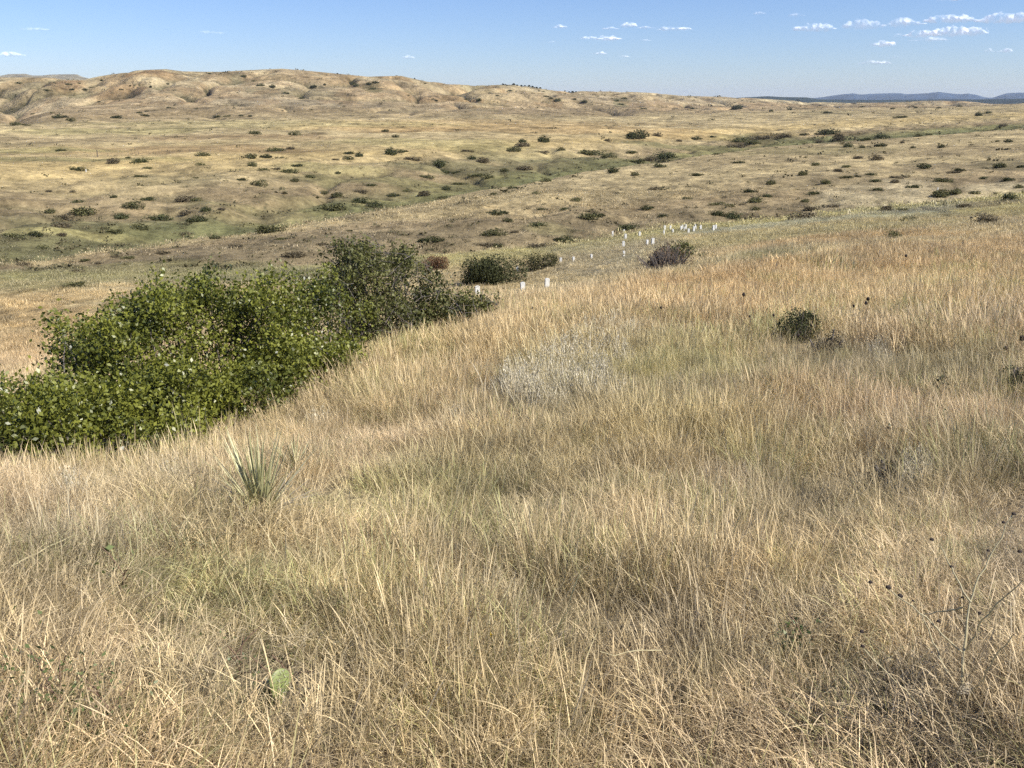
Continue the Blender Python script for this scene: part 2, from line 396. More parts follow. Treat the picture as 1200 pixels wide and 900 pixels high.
M['stone'] = solid('white_marble', (.56, .555, .52), .8, .25, 3)
M['wood'] = solid('weathered_post', (.13, .10, .075), .9, .25, 8)
M['wire'] = solid('rusty_wire', (.15, .12, .10), .6, .1, 8)
M['seed'] = solid('seed_head_dark', (.030, .018, .012), .8, .3, 200)
M['stalk'] = solid('dry_stalk', (.42, .36, .20), .6, .25, 40)
M['stalk_dark'] = solid('dark_stalk', (.16, .10, .06), .8, .25, 40)
M['areole'] = solid('cactus_areole', (.12, .08, .04), .8, .2, 90)
M['pad'] = solid('cactus_pad', (.20, .235, .075), .5, .2, 60)
M['spine'] = solid('cactus_spine', (.62, .58, .42), .6, .1, 60)
M['yellow'] = solid('petal_yellow', (.75, .55, .05), .6, .1, 60)
M['forb'] = leafy('forb_leaf', (.07, .10, .03), (.20, .24, .09), trans=.25)
M['darkforb'] = leafy('dark_forb_leaf', (.03, .035, .015), (.10, .10, .04), trans=.1)

# ------------------------------------------------------------------ mesh building
def mesh_obj(name, V, Fq, mat, attrs=None, parent=None, loc=None, linkit=True, smooth=False, nv=4):
    V = np.asarray(V, np.float32); Fq = np.asarray(Fq, np.int32)
    me = bpy.data.meshes.new(name)
    me.vertices.add(len(V)); me.vertices.foreach_set('co', V.ravel())
    nf = len(Fq); k = Fq.shape[1]
    me.loops.add(nf * k); me.loops.foreach_set('vertex_index', Fq.ravel())
    me.polygons.add(nf); me.polygons.foreach_set('loop_start', np.arange(0, nf * k, k, dtype=np.int32))
    if smooth: me.polygons.foreach_set('use_smooth', np.ones(nf, bool))
    me.update(calc_edges=True)
    for an, (typ, val) in (attrs or {}).items():
        a = me.attributes.new(an, typ, 'POINT')
        if typ == 'FLOAT': a.data.foreach_set('value', np.asarray(val, np.float32))
        elif typ == 'FLOAT_COLOR':
            v4 = np.ones((len(V), 4), np.float32); v4[:, :3] = val; a.data.foreach_set('color', v4.ravel())
        elif typ == 'FLOAT_VECTOR': a.data.foreach_set('vector', np.asarray(val, np.float32).ravel())
        elif typ == 'INT': a.data.foreach_set('value', np.asarray(val, np.int32))
    if mat: me.materials.append(mat)
    me.validate()
    o = bpy.data.objects.new(name, me)
    if linkit: col.objects.link(o)
    if parent: o.parent = parent
    if loc is not None: o.location = loc
    return o
def tag(o, label, cat, group=None, kind=None):
    if label: o['label'] = label
    if cat: o['category'] = cat
    if group: o['group'] = group
    if kind: o['kind'] = kind
    return o
def empty(name, loc, rz=0):
    o = bpy.data.objects.new(name, None); col.objects.link(o); o.location = loc; o.rotation_euler = (0, 0, rz); o.empty_display_size = .1
    return o

def ribbons(P0, heading, length, lean, curl, width, prof, rings, face=None, rnd=None, droop=1.8):
    """n curved blades: returns vertices, quads, per-vertex random value and t"""
    n = len(P0); t = np.linspace(0, 1, rings)[None, :, None]
    hd = np.stack([np.cos(heading), np.sin(heading), np.zeros(n)], -1)[:, None, :]
    up = np.array([0, 0, 1.0])[None, None, :]
    Ln = length[:, None, None]; le = lean[:, None, None]; cu = curl[:, None, None]
    horiz = Ln * (le * t + cu * t ** droop)
    vert = Ln * (np.sqrt(np.maximum(1 - le ** 2, 0.02)) * t - .55 * cu * t ** (droop + .7))
    C = P0[:, None, :] + hd * horiz + up * vert
    if face is None: face = heading + np.pi / 2 + rng.normal(0, .9, n)
    w = np.stack([np.cos(face), np.sin(face), np.zeros(n)], -1)[:, None, :] * (width[:, None] * np.asarray(prof)[None, :])[:, :, None] * .5
    V = np.stack([C - w, C + w], 2).reshape(n, rings * 2, 3)
    base = (np.arange(n) * rings * 2)[:, None, None]
    q = np.array([[2 * k, 2 * k + 1, 2 * k + 3, 2 * k + 2] for k in range(rings - 1)])[None]
    if rnd is None: rnd = rng.random(n)
    return V.reshape(-1, 3), (base + q).reshape(-1, 4), np.repeat(rnd, rings * 2), np.tile(np.repeat(np.linspace(0, 1, rings), 2), n)

def merge(parts):
    V, Q, A, T = [], [], [], []; o = 0
    for v, q, a, t in parts:
        V.append(v); Q.append(q + o); A.append(a); T.append(t); o += len(v)
    return np.concatenate(V), np.concatenate(Q), np.concatenate(A), np.concatenate(T)

def tubes(paths, radii, sides=5):
    """each path is an (k,3) array; tapered tube around it"""
    V, Q = [], []; o = 0
    for P, R in zip(paths, radii):
        P = np.asarray(P, float); k = len(P); R = np.broadcast_to(np.asarray(R, float), (k,))
        T = np.gradient(P, axis=0); T /= np.linalg.norm(T, axis=1)[:, None] + 1e-9
        ref = np.array([0.3, 0.2, 1.0]) if abs(T[0][2]) < .9 else np.array([1.0, .2, 0])
        A = np.cross(T, ref); A /= np.linalg.norm(A, axis=1)[:, None] + 1e-9; B = np.cross(T, A)
        th = np.linspace(0, 2 * np.pi, sides, endpoint=False)
        ring = P[:, None] + R[:, None, None] * (A[:, None] * np.cos(th)[None, :, None] + B[:, None] * np.sin(th)[None, :, None])
        V.append(ring.reshape(-1, 3))
        for i in range(k - 1):
            for s in range(sides):
                s2 = (s + 1) % sides
                Q.append((o + i * sides + s, o + i * sides + s2, o + (i + 1) * sides + s2, o + (i + 1) * sides + s))
        o += k * sides
    return np.concatenate(V), np.array(Q)

def leaf_quads(C, size, rnd=None, upb=.35, aspect=.6):
    """small pointed folded leaves (kite of 2 quads sharing the midrib) at points C"""
    n = len(C)
    d = rng.normal(size=(n, 3)); d[:, 2] += upb; d /= np.linalg.norm(d, axis=1)[:, None]
    r = rng.normal(size=(n, 3)); s = np.cross(d, r); s /= np.linalg.norm(s, axis=1)[:, None]
    nrm = np.cross(d, s)
    L_ = (size * rng.uniform(.7, 1.3, n))[:, None] if np.ndim(size) == 0 else size[:, None]
    W = L_ * aspect * .5
    p0 = C; p1 = C + d * L_ * .45 + s * W + nrm * W * .35; p2 = C + d * L_; p3 = C + d * L_ * .45 - s * W + nrm * W * .35
    V = np.stack([p0, p1, p2, p3], 1).reshape(-1, 3)
    Q = (np.arange(n) * 4)[:, None] + np.array([0, 1, 2, 3])[None]
    if rnd is None: rnd = rng.random(n)
    return V, Q, np.repeat(rnd, 4)

# ------------------------------------------------------------------ terrain sheet
tc, _ = cover(XG.ravel(), YG.ravel(), CONC.ravel(), TG.ravel())
idx = np.arange(NAZ * ND).reshape(NAZ, ND)
quads = np.stack([idx[:-1, :-1], idx[:-1, 1:], idx[1:, 1:], idx[1:, :-1]], -1).reshape(-1, 4)
V = np.stack([XG, YG, ZG], -1).reshape(-1, 3)
o = len(V); V = np.vstack([V, [[0, 0, 0.0]]])
fan = np.stack([np.full(NAZ - 1, o), idx[:-1, 0], idx[1:, 0], idx[1:, 0]], -1)
me_t = mesh_obj('ground', V, quads, M['ground'], {'gcol': ('FLOAT_COLOR', np.vstack([tc, [C_['soil']]]))}, smooth=True)
tag(me_t, 'dry rolling prairie ground running out to distant hills', 'ground', kind='structure')

# ------------------------------------------------------------------ grass (stuff, scattered tufts)
PROF = {4: [.8, 1, .75, .06], 5: [.8, 1, .9, .6, .05], 3: [.9, .8, .05]}
def tuft(n, R, h, w, rings=4, lean=(.05, .5), curl=(.0, .6), heads=0, headlen=.2):
    a = rng.uniform(0, 2 * np.pi, n); r = R * np.sqrt(rng.random(n))
    P = np.stack([r * np.cos(a), r * np.sin(a), np.full(n, -.02)], -1)
    hd = a + rng.normal(0, 1.2, n); ln = rng.uniform(h[0], h[1], n)
    parts = [ribbons(P, hd, ln, rng.uniform(*lean, n), rng.uniform(*curl, n) ** 1.3, w * rng.uniform(.6, 1.3, n), PROF[rings], rings)]
    if heads:
        m = heads; a = rng.uniform(0, 2 * np.pi, m); r = R * np.sqrt(rng.random(m))
        P = np.stack([r * np.cos(a), r * np.sin(a), np.full(m, -.02)], -1)
        pr = [.5, .45, .4, .4, 1.2, 1.1, .1]
        v, q, b, t = ribbons(P, a, rng.uniform(h[1] * .9, h[1] * 1.25, m), rng.uniform(0, .25, m), rng.uniform(0, .25, m), w * rng.uniform(.8, 1.2, m) * 1.0, pr, 7, rnd=rng.uniform(.55, 1, m))
        parts.append((v, q, b, t))
    return merge(parts)
protos = []
def add_proto(nm, data):
    v, q, b, t = data
    ob = mesh_obj(nm, v, q, M['grass'], {'bv': ('FLOAT', b), 'bt': ('FLOAT', t)}, linkit=False)
    protos.append(ob); return len(protos) - 1
# order matters: names sort alphabetically inside the collection
K = {}
K['fine'] = [add_proto('tuft_a%02d' % i, tuft(520, .26, (.05, .16), .0021, 5, curl=(.05, 1.0), lean=(.05, .8), heads=9)) for i in range(5)]
K['mat'] = [add_proto('tuft_b%02d' % i, tuft(520, .28, (.04, .12), .0021, 5, lean=(.25, .95), curl=(.1, 1.0))) for i in range(5)]
K['tall'] = [add_proto('tuft_c%02d' % i, tuft(240, .24, (.09, .23), .0022, 5, lean=(0, .5), curl=(0, .7), heads=16)) for i in range(5)]
K['mid'] = [add_proto('tuft_d%02d' % i, tuft(620, .60, (.09, .24), .0044, 4, lean=(.0, .6), curl=(0, .7), heads=36)) for i in range(4)]
K['far'] = [add_proto('tuft_e%02d' % i, tuft(130, .75, (.08, .24), .020, 3, lean=(.0, .5), curl=(0, .6), heads=6)) for i in range(3)]
K['vfar'] = [add_proto('tuft_f%02d' % i, tuft(90, 2.2, (.10, .30), .075, 3, lean=(.0, .5), curl=(0, .6))) for i in range(2)]

bush_zones = []   # filled below: (x, y, r) where grass is thinned
def scatter(d0, d1, density, keys, wts, scl, azm=34.5, hfun=None, mul=1.0):
    a = math.radians(azm); area = a * (d1 * d1 - d0 * d0)
    n = int(area * density)
    az = rng.uniform(-a, a, n); d = np.sqrt(rng.uniform(d0 * d0, d1 * d1, n))
    x = np.sin(az) * d; y = np.cos(az) * d
    t = gsample(TG, x, y)
    c, _ = cover(x, y)
    # near the camera the cover colour (not bare soil) drives the blades
    near = sstep(7.5, 6.0, t)[:, None]
    n0 = fbm(x / 1.1, y / 1.1, 201, 3)[:, None]; n1_ = fbm(x / 3.7, y / 3.7, 205, 3)[:, None]
    base = np.array((.665, .495, .285)) * (1 + .3 * n1_) + np.array([.05, .012, -.02]) * n0 * 1.5
    green = sstep(-.02, .28, n1_ + .5 * n0); base = base + (np.array((.41, .36, .17)) - base) * green * .42
    cc = base.copy()
    azz = np.arctan2(x, y); ld = np.log(d)
    for (ab, l, ra, rl, cb, s) in BLOBS:
        if l > 5: continue
        w = s * sstep(1.5, .3, ((azz - ab) / ra) ** 2 + ((ld - l) / rl) ** 2 + n0[:, 0] * .9)
        cc = cc + (cb * 1.5 - cc) * w[:, None]
    c = c * 1.35; c = c + (cc - c) * near
    gt = (rng.random(n) < .12) & (d < 30); c[gt] = c[gt] * np.array([.64, .78, .55])
    c = c * rng.uniform(.74, 1.26, (n, 1)) * mul
    k = rng.choice(len(keys), n, p=np.array(wts) / sum(wts))
    if hfun is not None: k = hfun(k, x, y, d, azz, ld)
    pid = np.zeros(n, int)
    for j, key in enumerate(keys):
        ids = np.array(K[key]); s = k == j; pid[s] = ids[rng.integers(0, len(ids), s.sum())]
    keep = np.ones(n, bool)
    for (bx, by, rx, ry, rot) in bush_zones:
        ux = (x - bx) * math.cos(rot) + (y - by) * math.sin(rot); uy = -(x - bx) * math.sin(rot) + (y - by) * math.cos(rot)
        q = (ux / rx) ** 2 + (uy / ry) ** 2
        keep &= ~((q < .8) & (rng.random(n) < .93))
    hol = fbm(x / .55, y / .55, 331, 3) + .5 * n1_[:, 0]; keep &= ~((d < 22) & (hol > .15) & (rng.random(n) < sstep(1.5, 4.5, d) * .35 + .3))
    keep &= ~((t > 10.35) & (t < 13.0) & (rng.random(n) < .6))
    sc = scl * rng.uniform(.78, 1.22, n) * (1 + .5 * n0[:, 0]); 
    rot = np.stack([rng.normal(0, .1, n), rng.normal(0, .1, n), rng.uniform(0, 6.283, n)], -1)
    Vp = np.stack([x, y, height(x, y)], -1)
    return Vp[keep], pid[keep], c[keep], sc[keep], rot[keep]

def thin_kind(k, x, y, d, az, ld):
    """matted hollows and taller stands in patches"""
    nn = fbm(x / .9, y / .9, 301, 3) + .35 * sstep(6, 2.5, d) - .12
    k = np.where((nn > .12) & (rng.random(len(k)) < .8), 1, k)
    nt_ = fbm(x / 1.6, y / 1.6, 305, 3) + .25 * sstep(4, 9, d)
    k = np.where((nt_ > .14) & (rng.random(len(k)) < .75), 2, k)
    return k

# ------------------------------------------------------------------ the large leafy shrubs
def lobe_pts(lobes):
    out = []
    for (px, py, d, rx, rz) in lobes:
        az, s = pix_dir(px, py); az = float(az); s = float(s)
        sl = d * math.sqrt(1 + s * s) ; k = sl / F / math.cos(math.atan(math.hypot((px - CX) / F, (py - CY) / F))) 
        out.append((np.array([math.sin(az) * d, math.cos(az) * d, CAMZ + s * d]), rx * k, rz * k))
    return out
def big_shrub(name, lobes, dens, leaf, mat, label, cat, spray=.085, per=26, gap=-.12, stems=130, twigs=0, seed=0, fade=None):
    Ls = lobe_pts(lobes)
    cx = np.mean([l[0][0] for l in Ls]); cy = np.mean([l[0][1] for l in Ls]); cz = float(height(cx, cy))
    root = empty(name, (cx, cy, cz)); tag(root, label, cat)
    base = np.array([cx, cy, cz]); C = []; tw = []
    for (c, rx, rz) in Ls:
        n = int(4 * math.pi * ((rx * rx + 2 * rx * rz) / 3) * dens)
        v = rng.normal(size=(n, 3)); v /= np.linalg.norm(v, axis=1)[:, None]
        rr = np.where(rng.random(n) < .72, rng.uniform(.86, 1.04, n), rng.uniform(.45, .9, n))
        lump = 1 + .30 * fbm(v[:, 0] * 2.2 + c[0] * 3 + v[:, 2], v[:, 1] * 2.2 + c[1] * 3 - v[:, 2] * 1.5, 400 + seed, 3)
        p = c + v * (rr * lump)[:, None] * np.array([rx, rx * .9, rz])
        ok = p[:, 2] > height(p[:, 0], p[:, 1]) + .04
        g = fbm(p[:, 0] / .33 + p[:, 1] / .5, p[:, 2] / .30 + p[:, 1] / .6, 410 + seed, 2)
        p = p[ok & ((g > gap) | (rr < .72))]
        C.append(p)
    C = np.concatenate(C)
    inside = np.zeros(len(C), bool)
    for (c, rx, rz) in Ls:
        q = (((C - c) / np.array([rx, rx * .9, rz])) ** 2).sum(1)
        inside |= q < .22
    C = C[~inside | (rng.random(len(C)) < .25)]
    if fade is not None: C = C[rng.random(len(C)) < fade(C)]
    n = len(C)
    P = np.repeat(C, per, 0) + rng.normal(0, spray, (n * per, 3)) * np.array([1, 1, .85])
    # a few sprigs that stand out of the outline
    top = C[rng.random(n) < .16]; m = len(top)
    dirn = rng.normal(0, .5, (m, 3)); dirn[:, 2] = 1; dirn /= np.linalg.norm(dirn, axis=1)[:, None]
    st = np.linspace(.3, 1, 7)
    Sp = (top[:, None] + dirn[:, None] * st[None, :, None] * rng.uniform(.12, .3, (m, 1, 1))).reshape(-1, 3)
    Sp = np.repeat(Sp, 3, 0) + rng.normal(0, .016, (len(Sp) * 3, 3))
    P = np.concatenate([P, Sp])
    ok = P[:, 2] > height(P[:, 0], P[:, 1]) + .01; P = P[ok]
    rv = np.concatenate([np.repeat(np.clip(.5 + 1.3 * fbm(C[:, 0] / .4, C[:, 2] / .35 + C[:, 1] / .5, 77, 3) + rng.normal(0, .12, n), 0, 1), per), np.full(len(Sp), .7)])[ok]
    rv = np.clip(rv * .6 + rng.random(len(P)) * .45 , 0, 1)
    v, q, b = leaf_quads(P - base, leaf, rv)
    mesh_obj('foliage', v, q, mat, {'bv': ('FLOAT', b)}, parent=root)
    # stems
    paths, rad = [], []
    for _ in range(stems):
        c, rx, rz = Ls[random.randrange(len(Ls))]
        e = C[rng.integers(0, n)]; near = min(Ls, key=lambda l: np.linalg.norm(l[0] - e))
        b0 = np.array([near[0][0] + random.gauss(0, .2), near[0][1] + random.gauss(0, .2), 0]); b0[2] = height(b0[0], b0[1]) - .03
        mid = (b0 + e) / 2 + np.array([random.gauss(0, .1), random.gauss(0, .1), .1])
        t = np.linspace(0, 1, 6)[:, None]
        pt = (1 - t) ** 2 * b0 + 2 * t * (1 - t) * mid + t * t * e
        paths.append(pt - base); rad.append(np.linspace(.016, .003, 6))
    if twigs:
        for _ in range(twigs):
            e = C[rng.integers(0, n)] + rng.normal(0, .12, 3)
            dv = rng.normal(0, 1, 3); dv[2] = abs(dv[2]) * .9; dv /= np.linalg.norm(dv); l = random.uniform(.15, .4)
            s0 = e - dv * l
            if s0[2] < height(s0[0], s0[1]): continue
            bend = rng.normal(0, .03, 3)
            paths.append(np.array([s0, s0 + dv * l * .5 + bend, e + dv * .1]) - base); rad.append([.005, .0035, .0018])
    v, q = tubes(paths, rad, 4); mesh_obj('branches', v, q, M['twig'], parent=root, smooth=True)
    for (c, rx, rz) in Ls: bush_zones.append((c[0], c[1], rx * .85, rx * .8, 0))
    return root

big_shrub('leafy_shrub', [(18,497,8.7,62,48),(78,474,9.2,58,44),(130,438,9.8,66,66),(198,416,10.2,76,72),(268,406,10.6,80,76),(332,396,11.0,66,72),(378,380,11.5,44,56),
    (60,524,8.1,70,38),(5,520,8.2,50,40),(140,508,8.5,80,46),(60,500,8.5,60,40),(228,474,9.2,80,48),(312,450,9.8,66,46),(378,424,10.5,42,36),(215,405,10.9,66,66),(160,430,10.6,66,60)],
    78, .044, M['leaf'], 'largest leafy green shrub, dense and dark, at the left edge above the yucca', 'shrub', gap=.07, per=28)
def fade_r(C):
    u = np.arctan2(C[:, 0], C[:, 1])
    a0 = float(pix_dir(470, 350)[0]); low = C[:, 2] - height(C[:, 0], C[:, 1])
    return np.where((u > a0) & (low < .3), .7, 1.0)
big_shrub('twiggy_shrub', [(402,352,13.0,40,40),(415,322,13.5,44,34),(455,318,13.9,36,28),(432,334,13.6,52,42),(478,340,14.0,42,36),(452,372,13.4,50,30),(508,358,14.0,32,28),(532,366,13.8,30,22),(552,360,14.1,18,14),(572,357,14.3,10,9)],
    66, .046, M['leaf2'], 'sparser green shrub with grey bare twigs, just right of the largest shrub', 'shrub', spray=.08, per=24, gap=-.02, stems=110, twigs=420, seed=5, fade=fade_r)

# ------------------------------------------------------------------ brush on the slopes: prototypes
def blob_shrub(n, seed, flat=.45, leaf=.05, lumps=6, sparse=0):
    r = np.random.default_rng(seed); P = []
    for k in range(lumps):
        c = np.array([r.uniform(-.28, .28), r.uniform(-.22, .22), r.uniform(.05, .2) * flat / .45]); s = r.uniform(.16, .27)
        m = n // lumps; v = r.normal(size=(m, 3)); v /= np.linalg.norm(v, axis=1)[:, None]
        rr = np.where(r.random(m) < .75, r.uniform(.82, 1.08, m), r.uniform(.3, .9, m))
        P.append(c + v * rr[:, None] * np.array([s, s * .9, s * 1.05 * flat / .45]) + r.normal(0, .012, (m, 3)))
    P = np.concatenate(P); P = P[P[:, 2] > -.03]
    g = fbm(P[:, 0] * 9 + P[:, 1] * 4, P[:, 2] * 10 + P[:, 1] * 5, seed, 2); P = P[g > -.25]
    return P
PROTO = {}
for mk in ('far_dark', 'far_olive', 'far_brown'):
    PROTO[mk] = []
    for i in range(4):
        P = blob_shrub(1500, 50 + i + len(mk), flat=(.42, .5, .36, .45)[i], lumps=(6, 5, 8, 4)[i])
        v, q, b = leaf_quads(P, .055, aspect=.8); 
        ob = mesh_obj('brush', v, q, M[mk], {'bv': ('FLOAT', b)}, linkit=False); PROTO[mk].append(ob)
PXM = lambda X, Y, Zz: math.sqrt(X * X + Y * Y + (Zz - CAMZ) ** 2)   # metres from the lens

# photo crops: (x offset, y offset, scale), entries (x, y of foot, width) in crop units
S1 = [(48,262,36),(88,262,26),(206,236,46),(244,246,28),(399,236,38),(508,229,30),(763,234,24),(795,231,20),(848,229,16),(878,230,16),(889,292,44),(1032,296,44),(209,352,30),(960,353,66),(1018,346,38),(710,370,50),(878,378,48),(930,376,40),(992,375,18),(1180,384,20),(390,397,50),(445,377,18),(482,396,58),(515,414,32),(270,421,50),(702,402,30),(885,406,40),(920,420,40),(966,419,26),(1037,406,44),(1017,430,66),(1090,447,40),(1188,434,26),(492,443,34),(842,455,32),(903,474,60),(1032,460,38),(686,447,16),(168,496,24),(252,497,18),(265,534,38),(393,516,30),(506,525,48),(640,532,70),(685,528,40),(455,555,74),(169,572,40),(425,592,66),(285,582,80),(215,590,60),(210,620,60),(40,656,68),(120,652,50),(210,651,40),(385,643,58),(484,628,66),(720,566,50),(650,580,50),(680,602,66),(775,560,30),(555,596,80),(145,696,40),(1140,505,40),(1180,516,50),(1160,563,90),(1110,515,20),(950,640,86),(752,662,36),(826,692,50),(1132,684,36),(985,664,40),(1080,606,40),(567,716,48),(440,732,40),(400,712,26),(400,726,26),(340,750,26),(292,741,30),(265,780,50),(248,832,62),(1030,728,80),(70,755,50)]
S2 = [(20,362,40),(24,384,38),(62,372,36),(152,284,30),(190,304,30),(176,367,60),(216,358,40),(454,381,46),(445,354,40),(605,354,66),(640,336,60),(640,322,40),(715,322,60),(706,360,40),(935,318,26),(1035,310,80),(1110,300,34),(1190,319,24),(775,350,30),(885,368,80),(940,374,60),(1020,362,40),(575,425,40),(470,446,50),(515,450,50),(640,420,60),(1030,394,60),(1085,388,50),(1150,378,80),(962,428,56),(1125,409,40),(1036,439,36),(1104,489,46),(722,460,40),(604,483,40),(537,507,30),(680,504,40),(822,529,52),(785,560,36),(710,560,36),(463,520,26),(358,522,50),(372,490,46),(287,511,56),(185,513,46),(225,494,30),(58,535,64),(120,552,80),(105,475,40),(65,500,40),(555,579,76),(587,602,48),(686,619,70),(530,650,96),(611,640,36),(305,675,90),(495,688,60),(545,692,60),(705,692,90),(780,675,84),(865,594,70),(905,586,60),(1005,632,74),(1084,560,50),(1130,584,36),(26,634,20),(400,430,40),(340,410,60),(250,385,50),(300,448,50),(420,470,50),(365,430,40),(500,395,60)]
S3 = [(61,439,50),(198,394,36),(425,437,40),(469,403,34),(508,468,42),(429,296,28),(487,322,40),(512,294,80),(552,316,60),(592,338,36),(640,315,50),(695,336,40),(708,307,58),(835,300,30),(868,296,26),(773,324,20),(619,379,36),(690,384,48),(577,410,32),(552,425,40),(633,341,26),(865,413,50),(985,423,40),(909,340,26),(817,340,20),(1018,331,14),(1108,319,14),(1155,320,26),(1134,265,24),(665,438,46),(685,460,42),(578,448,38),(620,444,26),(757,448,40),(753,464,34),(810,481,46),(926,461,58),(1065,448,30),(960,430,36),(1158,456,36),(963,505,50),(912,517,66),(1035,504,36),(1190,482,30),(1190,410,26),(692,491,40),(464,506,50),(248,498,56),(312,470,36),(124,542,54),(166,549,40),(262,534,60),(262,560,40),(300,514,40),(20,522,30),(130,580,60),(190,595,80),(432,532,34),(525,552,54),(460,562,50),(430,588,90),(775,563,50),(722,563,56),(1002,549,50),(805,597,60),(1088,604,90),(1170,524,60),(755,660,66),(196,206,40),(768,235,36),(210,320,70),(280,312,70),(190,340,50),(245,330,60),(48,312,34),(110,304,24),(355,306,50),(118,364,24),(1115,410,50)]
listed = [(x / 3, 60 + y / 3, w / 3) for x, y, w in S1] + [(400 + x / 3, 60 + y / 3, w / 3) for x, y, w in S2] + [(800 + x / 3, 60 + y / 3, w / 3) for x, y, w in S3]
# small dark clumps on the high hills
hillsp = [(20,99,6),(52,106,4),(80,100,6),(92,98,4),(106,103,5),(83,106,5),(99,107,6),(142,106,5),(55,108,5),(118,95,4),(176,103,4),(196,99,4),(245,87,4),(262,85,4),(285,91,7),(304,101,8),(318,103,9),(334,110,8),(367,104,7),(380,100,4),(297,96,5),(352,116,6),(410,99,8),(417,102,8),(432,100,8),(440,98,9),(436,105,9),(478,112,4),(497,98,4),(510,119,6),(545,117,6),(560,120,8),(575,110,5),(583,113,5),(597,108,6),(640,114,7),(646,117,6),(654,120,9),(672,117,6),(684,121,9),(700,113,5),(722,119,6),(727,123,9),(731,116,6),(755,128,6),(812,128,6),(868,126,8),(905,131,6),(925,129,7),(972,133,10),(1010,126,5),(1046,128,5),(1074,127,5),(1100,127,5),(1126,125,5),(1150,136,9),(1160,133,8),(38,134,4),(14,129,4),(60,133,4),(163,133,6),(171,131,4),(197,127,5),(203,127,4),(230,128,4),(330,130,4),(345,131,3),(365,129,4),(115,120,4)]
def zone_of(x, y):
    if y < 140: return 'hill'
    if y < 190 and x < 820: return 'flat'
    if x < 420 and y > 283: return 'spur'
    if x >= 930 and y > 232: return 'bench'
    if y > 232 and x > 465 and y > 250 - (x - 600) * .12: return 'bank'
    if x >= 780: return 'rise' if y < 215 else 'bank2'
    if x < 420: return 'wash'
    return 'draw'
ZTXT = dict(hill='on the high brown hills', flat='on the yellow flat under the hills', spur='on the pale spur at left', bench='on the grassy bench at right',
            bank='on the dark bank behind the white markers', rise='on the wide brown rise at right', bank2='on the gullied slope at right', wash='on the rough slope at left', draw='in the middle draw')
GTXT = {k: 'shrubs ' + v for k, v in ZTXT.items()}
_U = 'first second third fourth fifth sixth seventh eighth ninth tenth eleventh twelfth thirteenth fourteenth fifteenth sixteenth seventeenth eighteenth nineteenth'.split()
ORD = ['leftmost'] + [u + ' from left' for u in _U[1:]] + ['twentieth from left'] + ['twenty-%s from left' % u for u in _U[:9]] + ['thirtieth from left'] + ['thirty-%s from left' % u for u in _U[:9]]
items = []
seen = set()
for (x, y, w) in listed + hillsp:
    key = (round(x / 3), round(y / 2))
    if key in seen: continue
    seen.add(key)
    z = zone_of(x, y)
    r = random.random()
    mk = 'far_dark' if r < .38 else ('far_olive' if r < .78 else 'far_brown')
    if z == 'hill': mk = 'far_dark' if r < .7 else 'far_olive'
    if z == 'spur': mk = 'far_brown' if r < .7 else 'far_olive'
    items.append(dict(x=x, y=y, w=w * (1.0 if w > 12 else 1.1), z=z, mk=mk))
ADJ = dict(far_dark='dark green', far_olive='olive green', far_brown='grey-brown')
def size_word(w, h): return 'tiny' if w < 6.5 else 'small' if w < 11 else 'medium' if w < 17 else 'wide' if w < 24 else 'very wide'
for it in items: it['kind'] = (it['z'], it['mk'], size_word(it['w'], 0))
bykind = {}
for it in items: bykind.setdefault(it['kind'], []).append(it)
for kk, lst in bykind.items():
    lst.sort(key=lambda q: q['x'])
    for i, it in enumerate(lst):
        base_ = '%s %s shrub %s' % (kk[2], ADJ[kk[1]], ZTXT[kk[0]])
        it['label'] = base_ + ', the only one' if len(lst) == 1 else base_ + ', ' + (ORD[i] if i < len(lst) - 1 else 'rightmost')
for it in items:
    X, Y, Zz, d = cast(it['x'], it['y'])
    s = it['w'] * PXM(X, Y, Zz) / F / .80
    src = random.choice(PROTO[it['mk']])
    ob = src.copy(); ob.name = 'shrub'; col.objects.link(ob)
    ob.location = (X, Y + s * .25, float(height(X, Y + s * .25)) - .02 * s); ob.rotation_euler = (0, 0, random.choice((0, 3.14)) + random.uniform(-.35, .35))
    ob.scale = (s * 1.08, s * .9, s * random.uniform(.45, .74))
    tag(ob, it['label'], 'shrub', GTXT[it['z']])

# knee-high scrub that fills the draws and gullies: nobody could count it
def brush_cover():
    n = 260000
    az = rng.uniform(-math.radians(32), math.radians(32), n); ld = rng.uniform(math.log(88), math.log(4300), n); d = np.exp(ld)
    x = np.sin(az) * d; y = np.cos(az) * d; t = gsample(TG, x, y); cc = gsample(CONC, x, y)
    c, _ = cover(x, y, cc, t); lum = c @ np.array([.25, .65, .1])
    nz = mnoise(x, y, d, .035, 601)
    p = sstep(.165, .09, lum) * (.08 + 1.3 * sstep(.0, .28, nz)) * .30 + .010
    p *= np.where((t > 10.7) & (t < 21.2), 1, 0) * np.where(t > 17.6, .45, 1) * np.where(t > 19.5, 4.0, 1)
    k = rng.random(n) < p; x, y, d, t = x[k], y[k], d[k], t[k]; n = len(x); print('brush', n)
    m = 11; R = (.20 + .0011 * d) * np.exp(rng.normal(0, .4, n))
    v = rng.normal(size=(n, m, 3)) * np.array([.55, .5, .26]); v[..., 2] = np.abs(v[..., 2]) + .05
    P = np.stack([x, y, height(x, y)], -1)[:, None] + v * R[:, None, None]
    rv = np.clip(np.repeat(rng.random(n), m) * .8 + rng.random(n * m) * .2, 0, 1)
    V_, Q_, b_ = leaf_quads(P.reshape(-1, 3), np.repeat(R * .62, m), rv, aspect=.8)
    o = mesh_obj('low_scrub', V_, Q_, leafy('scrub_leaf', (.070, .068, .034), (.20, .17, .095), trans=.1, rough=.85, spec=.05), {'bv': ('FLOAT', b_)})
    tag(o, 'knee-high olive and brown scrub filling the draws and gullies', 'scrub', kind='stuff')
brush_cover()

